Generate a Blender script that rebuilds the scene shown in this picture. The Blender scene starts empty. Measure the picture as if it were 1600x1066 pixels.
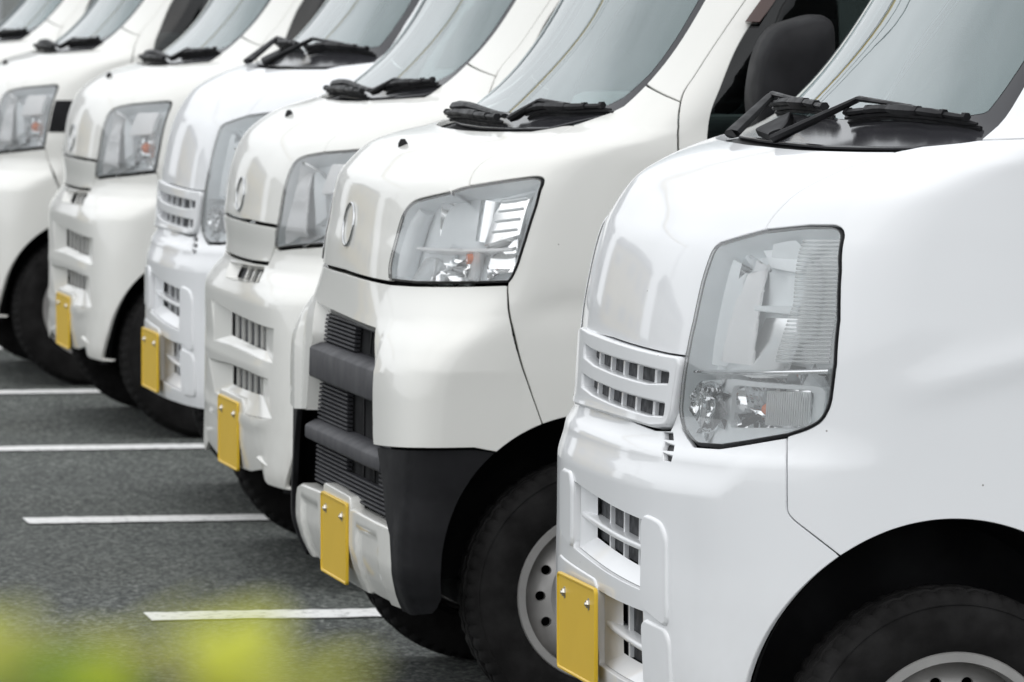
import bpy, math, random
import numpy as np
from mathutils import Vector, Matrix
from mathutils.geometry import delaunay_2d_cdt

SC = bpy.context.scene
COL = SC.collection
random.seed(7)
R = math.radians

# ------------------------------------------------------------------ camera, sky, sun, exposure
cam_d = bpy.data.cameras.new('camera'); cam = bpy.data.objects.new('camera', cam_d); COL.objects.link(cam)
cam_d.sensor_width = 36.0; cam_d.lens = 234.0; cam_d.clip_start = 0.1; cam_d.clip_end = 3000
YAW, PITCH = R(10.5), math.atan(612 / 10400)
cam.location = (0, 0, 1.489)
cam.rotation_euler = (math.pi / 2 - PITCH, 0, -YAW)
cam_d.dof.use_dof = True; cam_d.dof.focus_distance = 10.7; cam_d.dof.aperture_fstop = 18
SC.camera = cam

W = bpy.data.worlds.new('World'); SC.world = W; W.use_nodes = True
nt = W.node_tree; nt.nodes.clear()
sky = nt.nodes.new('ShaderNodeTexSky'); sky.sky_type = 'NISHITA'; sky.sun_disc = False
SUN_EL, SUN_AZ = R(58), R(-150)          # azimuth of the light, measured from +Y towards +X
sky.sun_elevation = SUN_EL; sky.sun_rotation = SUN_AZ
sky.air_density = 1.0; sky.dust_density = 4.0; sky.ozone_density = 1.0
hs = nt.nodes.new('ShaderNodeHueSaturation'); hs.inputs['Saturation'].default_value = 0.30
tc = nt.nodes.new('ShaderNodeTexCoord')
cl = nt.nodes.new('ShaderNodeTexNoise'); cl.inputs['Scale'].default_value = 2.2; cl.inputs['Detail'].default_value = 5
rm = nt.nodes.new('ShaderNodeMapRange'); rm.inputs['To Min'].default_value = 0.80; rm.inputs['To Max'].default_value = 1.22
rm.inputs['From Min'].default_value = 0.3; rm.inputs['From Max'].default_value = 0.7
mulc = nt.nodes.new('ShaderNodeVectorMath'); mulc.operation = 'SCALE'
bg = nt.nodes.new('ShaderNodeBackground'); bg.inputs['Strength'].default_value = 0.10
wo = nt.nodes.new('ShaderNodeOutputWorld')
L = nt.links.new
mxs = nt.nodes.new('ShaderNodeMix'); mxs.data_type = 'RGBA'; mxs.inputs[0].default_value = .80     # cloud layer over the blue
mxs.inputs[7].default_value = (13.6, 14.0, 14.4, 1)
L(sky.outputs[0], hs.inputs['Color']); L(hs.outputs[0], mxs.inputs[6]); L(mxs.outputs[2], mulc.inputs[0]); L(tc.outputs['Generated'], cl.inputs['Vector'])
L(cl.outputs['Fac'], rm.inputs['Value']); L(rm.outputs[0], mulc.inputs['Scale']); L(mulc.outputs[0], bg.inputs['Color']); L(bg.outputs[0], wo.inputs['Surface'])

sun_d = bpy.data.lights.new('sun', 'SUN'); sun = bpy.data.objects.new('sun', sun_d); COL.objects.link(sun)
sun_d.energy = .5; sun_d.angle = R(60); sun_d.color = (1.0, 0.97, 0.93)
sun.rotation_euler = Vector((math.sin(SUN_AZ) * math.cos(SUN_EL), math.cos(SUN_AZ) * math.cos(SUN_EL), math.sin(SUN_EL))).to_track_quat('Z', 'Y').to_euler()
SC.view_settings.view_transform = 'Standard'; SC.view_settings.look = 'None'
SC.view_settings.exposure = 0.08; SC.view_settings.gamma = 1.0; SC.view_settings.use_curve_mapping = False

# ------------------------------------------------------------------ materials
def mat(name, base, rough=0.5, metal=0.0, coat=0.0, spec=0.5, noise=None, bump=None, coat_rough=0.03, emit=None):
    m = bpy.data.materials.new(name); m.use_nodes = True
    n = m.node_tree; b = n.nodes['Principled BSDF']
    b.inputs['Base Color'].default_value = (*base, 1); b.inputs['Roughness'].default_value = rough
    b.inputs['Metallic'].default_value = metal; b.inputs['Coat Weight'].default_value = coat
    b.inputs['Coat Roughness'].default_value = coat_rough; b.inputs['Specular IOR Level'].default_value = spec
    t = n.nodes.new('ShaderNodeTexCoord')
    if noise:                                # (scale, amount): mottles colour and roughness
        x = n.nodes.new('ShaderNodeTexNoise'); x.inputs['Scale'].default_value = noise[0]; x.inputs['Detail'].default_value = 6
        n.links.new(t.outputs['Object'], x.inputs['Vector'])
        mp = n.nodes.new('ShaderNodeMapRange'); mp.inputs['From Min'].default_value = .3; mp.inputs['From Max'].default_value = .7
        mp.inputs['To Min'].default_value = 1 - noise[1]; mp.inputs['To Max'].default_value = 1 + noise[1] * .4
        n.links.new(x.outputs['Fac'], mp.inputs['Value'])
        sc = n.nodes.new('ShaderNodeVectorMath'); sc.operation = 'SCALE'; sc.inputs[0].default_value = base
        n.links.new(mp.outputs[0], sc.inputs['Scale']); n.links.new(sc.outputs[0], b.inputs['Base Color'])
        ml = n.nodes.new('ShaderNodeMath'); ml.operation = 'MULTIPLY'; ml.inputs[1].default_value = rough
        inv = n.nodes.new('ShaderNodeMath'); inv.operation = 'SUBTRACT'; inv.inputs[0].default_value = 2.0
        n.links.new(mp.outputs[0], inv.inputs[1]); n.links.new(inv.outputs[0], ml.inputs[0]); n.links.new(ml.outputs[0], b.inputs['Roughness'])
    if bump:                                 # (scale, strength, distance)
        x = n.nodes.new('ShaderNodeTexNoise'); x.inputs['Scale'].default_value = bump[0]; x.inputs['Detail'].default_value = 3
        n.links.new(t.outputs['Object'], x.inputs['Vector'])
        bp = n.nodes.new('ShaderNodeBump'); bp.inputs['Strength'].default_value = bump[1]; bp.inputs['Distance'].default_value = bump[2]
        n.links.new(x.outputs['Fac'], bp.inputs['Height']); n.links.new(bp.outputs[0], b.inputs['Normal'])
    return m

def clear(name, tint, rough=0.0, ior=1.5, haze=0.0, haze_col=(.8, .85, .88)):
    """thin clear sheet: see-through where looked at squarely, mirror-like at a glancing angle"""
    m = bpy.data.materials.new(name); m.use_nodes = True; n = m.node_tree; n.nodes.clear()
    tr = n.nodes.new('ShaderNodeBsdfTransparent'); tr.inputs[0].default_value = (*tint, 1)
    gl = n.nodes.new('ShaderNodeBsdfGlossy'); gl.inputs['Roughness'].default_value = rough; gl.inputs['Color'].default_value = (1, 1, 1, 1)
    fr = n.nodes.new('ShaderNodeFresnel'); fr.inputs['IOR'].default_value = ior
    mx = n.nodes.new('ShaderNodeMixShader'); o = n.nodes.new('ShaderNodeOutputMaterial')
    n.links.new(fr.outputs[0], mx.inputs[0]); n.links.new(gl.outputs[0], mx.inputs[2])
    if haze:
        df = n.nodes.new('ShaderNodeBsdfDiffuse'); df.inputs[0].default_value = (*haze_col, 1)
        m2 = n.nodes.new('ShaderNodeMixShader'); m2.inputs[0].default_value = haze
        n.links.new(tr.outputs[0], m2.inputs[1]); n.links.new(df.outputs[0], m2.inputs[2]); n.links.new(m2.outputs[0], mx.inputs[1])
    else:
        n.links.new(tr.outputs[0], mx.inputs[1])
    n.links.new(mx.outputs[0], o.inputs['Surface'])
    return m

M = {}
def speck(m, dust):
    # tiny dark specks and a light film of road dust on the lower panels
    n = m.node_tree; K = n.links.new; b = n.nodes['Principled BSDF']; src = b.inputs['Base Color'].links[0].from_socket
    t = n.nodes.new('ShaderNodeTexCoord'); v = n.nodes.new('ShaderNodeTexVoronoi'); v.inputs['Scale'].default_value = 16; K(t.outputs['Object'], v.inputs['Vector'])
    lt = n.nodes.new('ShaderNodeMath'); lt.operation = 'LESS_THAN'; lt.inputs[1].default_value = .026; K(v.outputs['Distance'], lt.inputs[0])
    sp_ = n.nodes.new('ShaderNodeSeparateColor'); K(v.outputs['Color'], sp_.inputs[0]); gt = n.nodes.new('ShaderNodeMath'); gt.operation = 'GREATER_THAN'; gt.inputs[1].default_value = .72; K(sp_.outputs[0], gt.inputs[0])
    mu = n.nodes.new('ShaderNodeMath'); mu.operation = 'MULTIPLY'; K(lt.outputs[0], mu.inputs[0]); K(gt.outputs[0], mu.inputs[1])
    mu2 = n.nodes.new('ShaderNodeMath'); mu2.operation = 'MULTIPLY'; mu2.inputs[1].default_value = .75; K(mu.outputs[0], mu2.inputs[0])
    mx = n.nodes.new('ShaderNodeMix'); mx.data_type = 'RGBA'; K(mu2.outputs[0], mx.inputs[0]); K(src, mx.inputs[6]); mx.inputs[7].default_value = (.10, .08, .06, 1)
    sz = n.nodes.new('ShaderNodeSeparateXYZ'); K(t.outputs['Object'], sz.inputs[0]); mr = n.nodes.new('ShaderNodeMapRange'); mr.inputs['From Min'].default_value = .55; mr.inputs['From Max'].default_value = .22; mr.inputs['To Max'].default_value = dust; K(sz.outputs['Z'], mr.inputs['Value'])
    x = n.nodes.new('ShaderNodeTexNoise'); x.inputs['Scale'].default_value = 26; x.inputs['Detail'].default_value = 8; K(t.outputs['Object'], x.inputs['Vector'])
    m3 = n.nodes.new('ShaderNodeMath'); m3.operation = 'MULTIPLY'; K(mr.outputs[0], m3.inputs[0]); K(x.outputs['Fac'], m3.inputs[1])
    m2 = n.nodes.new('ShaderNodeMix'); m2.data_type = 'RGBA'; K(m3.outputs[0], m2.inputs[0]); K(mx.outputs[2], m2.inputs[6]); m2.inputs[7].default_value = (.30, .27, .22, 1); K(m2.outputs[2], b.inputs['Base Color'])
M['cool'] = mat('cool_white_paint', (.765, .775, .79), .45, coat=.7, noise=(3, .02), bump=(420, .02, .0006), coat_rough=.06); speck(M['cool'], .22)
M['warm'] = mat('warm_white_paint', (.755, .75, .715), .45, coat=.7, noise=(3, .025), bump=(420, .02, .0006), coat_rough=.06); speck(M['warm'], .35)
M['plastic'] = mat('black_plastic', (.008, .008, .0095), .6, spec=.22, noise=(14, .25), bump=(700, .12, .0005))
M['grey_plastic'] = mat('dark_grey_plastic', (.034, .034, .040), .55, spec=.35, noise=(14, .2), bump=(700, .12, .0005))
M['wiper'] = mat('wiper_black', (.008, .008, .0095), .5, spec=.3, noise=(30, .3))
M['rubber'] = mat('tyre_rubber', (.010, .0095, .0095), .8, spec=.18, noise=(22, .35), bump=(160, .2, .001))
M['seal'] = mat('seal_rubber', (.012, .012, .014), .5)
M['liner'] = mat('dark_liner', (.010, .010, .011), .85, spec=.2, noise=(8, .4))
M['steel'] = mat('painted_steel', (.40, .39, .38), .42, metal=.55, noise=(16, .22))
M['chrome'] = mat('reflector_chrome', (.93, .94, .95), .10, metal=1.0)
M['housing'] = mat('lamp_housing', (.83, .87, .885), .38, metal=.0, noise=(9, .1))
M['sky_white'] = mat('lamp_sky_white', (.90, .905, .905), .3, coat=.5)  # plain white standing in for bright sky mirrored by the chrome reflectors
M['satin'] = mat('satin_reflector', (.95, .96, .96), .22, metal=1.0)
M['lens'] = clear('lamp_lens', (.99, .99, .99), .0, 1.5, .11, (.88, .88, .88))
M['old_lens'] = clear('aged_lamp_lens', (.99, .99, .99), .02, 1.5, .13, (.86, .89, .90))
M['ribs'] = clear('ribbed_lens', (.95, .97, .98), .12, 1.5, .46, (.90, .92, .92))
M['orange'] = mat('orange_bulb', (.75, .16, .015), .15, coat=.6)
M['plate'] = mat('yellow_plate', (.66, .43, .022), .42, noise=(6, .03), spec=.4)
M['bolt'] = mat('bolt_metal', (.55, .53, .48), .3, metal=.9)
M['glass'] = clear('windscreen_glass', (.80, .95, .93), 0, 1.75, .19, (.60, .80, .82))
M['tint'] = clear('dark_side_glass', (.17, .20, .20), 0, 1.5)
M['frit'] = mat('black_glass_border', (.03, .03, .034), .13, spec=.6)
M['visor'] = mat('brown_visor', (.06, .028, .022), .12, coat=.5)
M['inside'] = mat('grey_interior', (.42, .43, .43), .8, noise=(10, .15))
M['seat'] = mat('seat_cloth', (.22, .225, .23), .9, noise=(40, .3))
M['radiator'] = mat('radiator_grey', (.028, .03, .035), .6, noise=(60, .4))
M['paper'] = mat('paper_white', (.6, .6, .58), .8)
M['emblem'] = mat('emblem_chrome', (.55, .56, .57), .16, metal=1.0)

# ------------------------------------------------------------------ object helpers
def obj(name, me, parent=None, **props):
    o = bpy.data.objects.new(name, me); COL.objects.link(o)
    if parent is not None: o.parent = parent
    for k, v in props.items(): o[k] = v
    return o

def mesh(name, V, F, m, normals=None, sharp=None):
    me = bpy.data.meshes.new(name)
    me.from_pydata([tuple(map(float, v)) for v in V], [], [tuple(map(int, f)) for f in F])
    me.materials.append(m)
    me.polygons.foreach_set('use_smooth', [True] * len(me.polygons))
    me.update()
    if normals is not None:
        me.normals_split_custom_set_from_vertices([tuple(map(float, n)) for n in normals])
    elif sharp is not None:
        me.set_sharp_from_angle(angle=R(sharp))
    return me

class B:
    """collects simple shapes into one mesh"""
    def __init__(s): s.V = []; s.F = []
    def add(s, V, F):
        o = len(s.V); s.V += [tuple(v) for v in V]; s.F += [tuple(i + o for i in f) for f in F]
    def box(s, lo, hi, bev=0.0):
        (x0, y0, z0), (x1, y1, z1) = lo, hi
        if bev <= 0:
            s.add([(x0, y0, z0), (x1, y0, z0), (x1, y1, z0), (x0, y1, z0), (x0, y0, z1), (x1, y0, z1), (x1, y1, z1), (x0, y1, z1)],
                  [(3, 2, 1, 0), (4, 5, 6, 7), (0, 1, 5, 4), (1, 2, 6, 5), (2, 3, 7, 6), (3, 0, 4, 7)])
            return
        rings = []
        for z, d in ((z0, bev), (z0 + bev * .3, bev * .3), (z0 + bev, 0), (z1 - bev, 0), (z1 - bev * .3, bev * .3), (z1, bev)):
            ring = []
            for cx, cy, a0 in ((x1 - bev, y1 - bev, 0), (x0 + bev, y1 - bev, 90), (x0 + bev, y0 + bev, 180), (x1 - bev, y0 + bev, 270)):
                for k in range(4):
                    a = R(a0 + 30 * k); r = max(bev - d, 1e-4)
                    ring.append((cx + r * math.cos(a), cy + r * math.sin(a), z))
            rings.append(ring)
        s.loft(rings, True, True)
    def loft(s, rings, closed=True, caps=False):
        n = len(rings[0]); V = [p for r in rings for p in r]; F = []
        for i in range(len(rings) - 1):
            for j in range(n if closed else n - 1):
                k = (j + 1) % n
                F.append((i * n + j, i * n + k, (i + 1) * n + k, (i + 1) * n + j))
        if caps: F += [tuple(range(n))[::-1], tuple(range((len(rings) - 1) * n, len(rings) * n))]
        s.add(V, F)
    def tube(s, pts, r, seg=8, caps=True, flat=1.0, up=(0, 0, 1)):
        pts = [Vector(p) for p in pts]; rr = r if isinstance(r, (list, tuple)) else [r] * len(pts)
        rings = []
        for i, p in enumerate(pts):
            t = (pts[min(i + 1, len(pts) - 1)] - pts[max(i - 1, 0)]).normalized()
            a = t.cross(Vector(up)); a = a.normalized() if a.length > 1e-4 else t.orthogonal().normalized()
            b = a.cross(t)
            rings.append([p + (a * math.cos(q) + b * math.sin(q) * flat) * rr[i] for q in [2 * math.pi * k / seg for k in range(seg)]])
        s.loft(rings, True, caps)
    def lathe(s, prof, n, origin=(0, 0, 0)):      # prof: (radius, y) about the Y axis
        ox, oy, oz = origin
        s.loft([[(ox + r * math.cos(2 * math.pi * k / n), oy + y, oz + r * math.sin(2 * math.pi * k / n)) for k in range(n)] for r, y in prof])
    def sphere(s, c, r, n=10, sx=1, sy=1, sz=1):
        s.loft([[(c[0] + sx * r * math.sin(t) * math.cos(q), c[1] + sy * r * math.sin(t) * math.sin(q), c[2] + sz * r * math.cos(t)) for q in [2 * math.pi * k / n for k in range(n)]]
                for t in [math.pi * (i + .02) / (n + .04) * 1.0 for i in range(n + 1)]], True, True)
    def make(s, name, m, parent=None, sharp=38, **props):
        me = mesh(name, s.V, s.F, m, sharp=sharp)
        # consistent outward normals
        import bmesh
        bm = bmesh.new(); bm.from_mesh(me); bmesh.ops.recalc_face_normals(bm, faces=bm.faces); bm.to_mesh(me); bm.free()
        me.set_sharp_from_angle(angle=R(sharp))
        return obj(name, me, parent, **props)

# ------------------------------------------------------------------ body surface: horizontal sections along a front profile
def pchip(x, y):
    x = np.array(x, float); y = np.array(y, float); h = np.diff(x); d = np.diff(y) / h
    m = np.zeros_like(x); m[0] = d[0]; m[-1] = d[-1]
    for i in range(1, len(x) - 1):
        if d[i - 1] * d[i] > 0:
            w1 = 2 * h[i] + h[i - 1]; w2 = h[i] + 2 * h[i - 1]; m[i] = (w1 + w2) / (w1 / d[i - 1] + w2 / d[i])
    def f(t):
        t = np.asarray(t, float); i = np.clip(np.searchsorted(x, t) - 1, 0, len(x) - 2)
        s = (t - x[i]) / h[i]; s2 = s * s; s3 = s2 * s
        r = (2 * s3 - 3 * s2 + 1) * y[i] + (s3 - 2 * s2 + s) * h[i] * m[i] + (-2 * s3 + 3 * s2) * y[i + 1] + (s3 - s2) * h[i] * m[i + 1]
        r = np.where(t < x[0], y[0] + (t - x[0]) * m[0], r)
        return np.where(t > x[-1], y[-1] + (t - x[-1]) * m[-1], r)
    return f

_t = np.linspace(0, 1, 2001); _th = _t * math.pi / 2
_pb = .7375 * np.sin(_th) ** (2 / 2.6); _pa = .33 * (1 - np.cos(_th) ** (2 / 2.6))
_s = np.concatenate([[0], np.cumsum(np.hypot(np.diff(_pb), np.diff(_pa)))]); U1 = float(_s[-1])

class Surf:
    """u: distance round the section from the centre line (u>0 towards the camera side), z: height"""
    def __init__(s, rows):
        r = np.array(rows, float); z = r[:, 0]; s.zlo, s.zhi = z[0], z[-1]
        s.f = [pchip(z, r[:, k]) for k in range(1, 5)]
        zz = np.linspace(z[0] - .05, z[-1] + .05, 4001); ff = s.f[0](zz)
        s.zz = zz; s.vv = np.concatenate([[0], np.cumsum(np.hypot(np.diff(zz), np.diff(ff)))])
        # arc-length table of each section: u = U1 always lands on the start of the flat side
        s.tz = np.linspace(z[0] - .05, z[-1] + .05, 500); s.tu = np.linspace(0, 1, 300); th = np.concatenate([[0], np.geomspace(1e-4, 1, 60) * .35, np.linspace(.36, math.pi / 2 - .25, 160), math.pi / 2 - np.geomspace(1, 1e-4, 60) * .24, [math.pi / 2]])
        s.T = np.zeros((500, 300))
        for k, zz_ in enumerate(s.tz):
            w, L_, n = [float(s.f[i](zz_)) for i in (1, 2, 3)]; e = 2 / n
            b = w * np.sin(th) ** e; a = L_ * (1 - np.maximum(np.cos(th), 0) ** e)
            l = np.concatenate([[0], np.cumsum(np.hypot(np.diff(b), np.diff(a)))]); s.T[k] = np.interp(s.tu, l / l[-1], th)
    def th(s, q, z):
        q, z = np.broadcast_arrays(np.asarray(q, float), np.asarray(z, float))
        x = np.clip((z - s.tz[0]) / (s.tz[1] - s.tz[0]), 0, 498.999); y = np.clip(q * 299, 0, 298.999)
        i = x.astype(int); j = y.astype(int); x = x - i; y = y - j
        return (s.T[i, j] * (1 - y) + s.T[i, j + 1] * y) * (1 - x) + (s.T[i + 1, j] * (1 - y) + s.T[i + 1, j + 1] * y) * x
    def v(s, z): return np.interp(z, s.zz, s.vv)
    def z(s, v): return np.interp(v, s.vv, s.zz)
    def P(s, u, z):
        u = np.asarray(u, float); z = np.asarray(z, float); sg = np.where(u < 0, -1, 1); u = np.abs(u)
        F_, w, L_, n = [g(z) for g in s.f]
        th = s.th(np.minimum(u, U1) / U1, z); e = 2 / n
        b = w * np.sin(th) ** e; a = F_ + L_ * (1 - np.maximum(np.cos(th), 0) ** e) + np.maximum(u - U1, 0)
        return np.stack([a, -sg * b, z + 0 * a], -1)
    def Nrm(s, u, z, disp=None):
        e = 1.5e-3
        def Q(uu, zz):
            p = s.P(uu, zz)
            return p if disp is None else p + disp(uu, zz)[..., None] * N0(uu, zz)
        def cr(f, uu, zz):
            n = np.cross(f(uu + e, zz) - f(uu - e, zz), f(uu, zz + e) - f(uu, zz - e))
            n /= np.linalg.norm(n, axis=-1, keepdims=True) + 1e-12
            c = s.P(uu, zz) - np.array([1.4, 0, .95]); c[..., 2] *= .3
            return np.where(((n * c).sum(-1) < 0)[..., None], -n, n)
        def N0(uu, zz): return cr(s.P, uu, zz)
        return cr(Q, u, z)
    def Q(s, u, z, off=0.0):
        u = np.atleast_1d(np.asarray(u, float)); z = np.broadcast_to(np.asarray(z, float), u.shape)
        return s.P(u, z) + s.Nrm(u, z) * off
    def ua(s, a, z):
        F_, w, L_, n = [float(g(z)) for g in s.f]
        if a >= F_ + L_: return U1 + a - F_ - L_
        c = (1 - (a - F_) / L_) ** (n / 2); th = math.acos(min(1, max(0, c)))
        qs = np.linspace(0, 1, 300); return float(np.interp(th, s.th(qs, np.full(300, z)), qs)) * U1

def inside(px, py, loops):
    r = np.zeros(px.shape, bool)
    for lp in loops:
        x0, y0 = lp[:, 0], lp[:, 1]; x1, y1 = np.roll(x0, -1), np.roll(y0, -1)
        for a, b, c, d in zip(x0, y0, x1, y1):
            if b == d: continue
            k = ((b > py) != (d > py)) & (px < (c - a) * (py - b) / (d - b) + a); r ^= k
    return r

def segdist(px, py, loops):
    d = np.full(px.shape, 1e9)
    for lp in loops:
        a = lp; b = np.roll(lp, -1, 0); v = b - a; l2 = (v * v).sum(1) + 1e-15
        for i in range(len(a)):
            t = np.clip(((px - a[i, 0]) * v[i, 0] + (py - a[i, 1]) * v[i, 1]) / l2[i], 0, 1)
            d = np.minimum(d, (px - a[i, 0] - t * v[i, 0]) ** 2 + (py - a[i, 1] - t * v[i, 1]) ** 2)
    return np.sqrt(d)

def area(p): return .5 * float(np.sum(p[:, 0] * np.roll(p[:, 1], -1) - np.roll(p[:, 0], -1) * p[:, 1]))

def rnd(p, r, k=3):
    """round the corners of a polygon (list of 2-tuples)"""
    p = [np.array(q, float) for q in p]; out = []
    for i, c in enumerate(p):
        a, b = p[i - 1], p[(i + 1) % len(p)]
        la, lb = np.linalg.norm(a - c), np.linalg.norm(b - c)
        if la < 1e-6 or lb < 1e-6: continue
        cosang = np.dot((a - c) / la, (b - c) / lb)
        if cosang < -.93: out.append(tuple(c)); continue
        q = min(r, la * .45, lb * .45); s0 = c + (a - c) / la * q; s1 = c + (b - c) / lb * q
        for j in range(k + 1):
            t = j / k; out.append(tuple((1 - t) ** 2 * s0 + 2 * t * (1 - t) * c + t * t * s1))
    return out

def dense(p, h):
    out = []
    for i in range(len(p)):
        a, b = p[i], p[(i + 1) % len(p)]; n = max(1, int(math.ceil(np.linalg.norm(b - a) / h)))
        for j in range(n): out.append(a + (b - a) * j / n)
    q = np.array(out); keep = np.linalg.norm(q - np.roll(q, 1, 0), axis=1) > 4e-4
    return q[keep]

def outward(p):
    d = np.roll(p, -1, 0) - p; d /= np.linalg.norm(d, axis=1, keepdims=True) + 1e-12
    n = np.stack([d[:, 1], -d[:, 0]], 1) * (1 if area(p) > 0 else -1)
    m = n + np.roll(n, 1, 0); ln = np.linalg.norm(m, axis=1, keepdims=True)
    c = np.clip(ln / 2, .45, 1)
    return m / (ln + 1e-9) / c

def panel(S, name, poly, m, parent=None, holes=(), off=0.0, inset=.0022, depth=.012, grid=.02, disp=None, mir=1, r1=.0013, d1=.003, corner=0.0, **props):
    """a sheet of the body: polygon (u,z) laid on the surface, with turned-in rounded edges and holes"""
    if corner: poly = rnd(poly, corner)
    loops = []
    for i, lp in enumerate([poly] + list(holes)):
        q = np.array([(mir * u, float(S.v(z))) for u, z in lp], float)
        q = dense(q, grid * .8); o = outward(q)
        q = q - o * inset if i == 0 else q + o * inset
        q = q[np.linalg.norm(q - np.roll(q, 1, 0), axis=1) > 2e-4]
        loops.append(q)
    lo, hi = loops[0].min(0), loops[0].max(0)
    gx, gy = np.meshgrid(np.arange(lo[0] + grid * .5, hi[0], grid), np.arange(lo[1] + grid * .5, hi[1], grid * .9), indexing='ij')
    gx = gx + (np.arange(gx.shape[1]) % 2)[None, :] * grid * .5
    gx, gy = gx.ravel(), gy.ravel()
    k = inside(gx, gy, loops); gx, gy = gx[k], gy[k]
    if len(gx):
        k = segdist(gx, gy, loops) > grid * .5; gx, gy = gx[k], gy[k]
    pts = np.concatenate(loops + [np.stack([gx, gy], 1)]); edges = []; o = 0
    for lp in loops:
        n = len(lp); edges += [(o + i, o + (i + 1) % n) for i in range(n)]; o += n
    res = delaunay_2d_cdt([Vector(p) for p in pts], edges, [], 0, 1e-6)
    vo = np.array([tuple(v) for v in res[0]]); tri = np.array([f for f in res[2] if len(f) == 3])
    cen = vo[tri].mean(1); tri = tri[inside(cen[:, 0], cen[:, 1], loops)]
    back = {}
    for i, src in enumerate(res[3]):
        for j in src: back[j] = i
    u, z = vo[:, 0], S.z(vo[:, 1])
    N = S.Nrm(u, z, disp); P = S.P(u, z)
    if disp is not None: P = P + S.Nrm(u, z) * disp(u, z)[:, None]
    P = P + N * off
    fn = np.cross(P[tri[:, 1]] - P[tri[:, 0]], P[tri[:, 2]] - P[tri[:, 0]])
    fl = (fn * N[tri[:, 0]]).sum(1) < 0
    tri[fl] = tri[fl][:, ::-1]
    V = list(P); NN = list(N); F = [tuple(t) for t in tri]
    if depth > 0:
        o = 0
        for li, lp in enumerate(loops):
            n = len(lp); idx = [back[o + i] for i in range(n)]; o += n
            ow = outward(lp) * (1 if li == 0 else -1)
            q = lp + ow * 1e-3
            T = S.P(q[:, 0], S.z(q[:, 1])) - S.P(lp[:, 0], S.z(lp[:, 1]))
            n_ = N[idx]; T = T - n_ * (T * n_).sum(1)[:, None]; T /= np.linalg.norm(T, axis=1, keepdims=True) + 1e-12
            b0 = len(V)
            for i in range(n):
                V.append(P[idx[i]] + T[i] * r1 - n_[i] * d1); NN.append((T[i] + n_[i] * .15) / 1.01)
            b1 = len(V)
            for i in range(n):
                V.append(P[idx[i]] + T[i] * r1 - n_[i] * depth); NN.append(T[i])
            for i in range(n):
                j = (i + 1) % n
                for qd in ((idx[i], idx[j], b0 + j, b0 + i), (b0 + i, b0 + j, b1 + j, b1 + i)):
                    f = np.cross(V[qd[1]] - V[qd[0]], V[qd[3]] - V[qd[0]])
                    F.append(qd if np.dot(f, NN[qd[2]]) > 0 else qd[::-1])
    me = mesh(name, V, F, m, normals=NN)
    return obj(name, me, parent, **props)

def sym(half): return list(half) + [(-u, z) for u, z in reversed(half) if u > 1e-6]

def funnel(S, name, A, oa, Bp, ob, m, parent=None, mir=1, sub=6, sharp=35, **props):
    """walls from one outline to another one deeper in (same number of corners)"""
    def ring(p, off):
        q = []
        for i in range(len(p)):
            a, b = np.array(p[i], float), np.array(p[(i + 1) % len(p)], float)
            q += [a + (b - a) * j / sub for j in range(sub)]
        q = np.array(q); return S.Q(mir * q[:, 0], q[:, 1], off)
    b = B(); b.loft([list(ring(A, oa)), list(ring(Bp, ob))])
    me = mesh(name, b.V, b.F, m, sharp=sharp)
    return obj(name, me, parent, **props)

def shrink(p, k):
    c = np.mean(np.array(p), 0); return [tuple(c + (np.array(q) - c) * k) for q in p]

def inset_(p, d):
    q = np.array(p, float); return [tuple(v) for v in q - outward(q) * d]

def slab_into(b, S, u0, u1, za, zb, o0, o1, r=.002, n=None, mir=1, chamfer=0):
    """bar following the surface: za=(bottom,top) at u0, zb at u1, from offset o0 (inside) to o1 (outside)"""
    n = n or max(2, int(abs(u1 - u0) / .03) + 1); rings = []
    for i in range(n + 1):
        t = i / n; u = mir * (u0 + (u1 - u0) * t); z0 = za[0] + (zb[0] - za[0]) * t; z1 = za[1] + (zb[1] - za[1]) * t
        r_ = min(r, (z1 - z0) * .45)
        sec = [(z0, o0), (z0, o1 - r_), (z0 + r_ * .3, o1 - r_ * .3), (z0 + r_, o1), (z1 - r_, o1), (z1 - r_ * .3, o1 - r_ * .3), (z1, o1 - r_), (z1, o0)]
        if chamfer: sec = [(z0, o0), (z0, o1 - .004), (z0 + .002, o1 - .001), (z0 + .005, o1), (z1 - chamfer, o1), (z1 - chamfer + .004, o1 - .002), (z1 - .002, o1 - chamfer * 1.3), (z1, o0)]
        zs = np.array([q[0] for q in sec]); of = np.array([q[1] for q in sec])
        us = np.full(zs.shape, u); nn = S.Nrm(np.array([u]), np.array([(z0 + z1) / 2]))[0]
        rings.append(list(S.P(us, zs) + nn * of[:, None]))
    b.loft(rings, True, True)

def slab(S, name, u0, u1, za, zb, o0, o1, m, parent=None, r=.002, mir=1, chamfer=0, **props):
    b = B(); slab_into(b, S, u0, u1, za, zb, o0, o1, r, mir=mir, chamfer=chamfer)
    return b.make(name, m, parent, sharp=50, **props)

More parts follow.
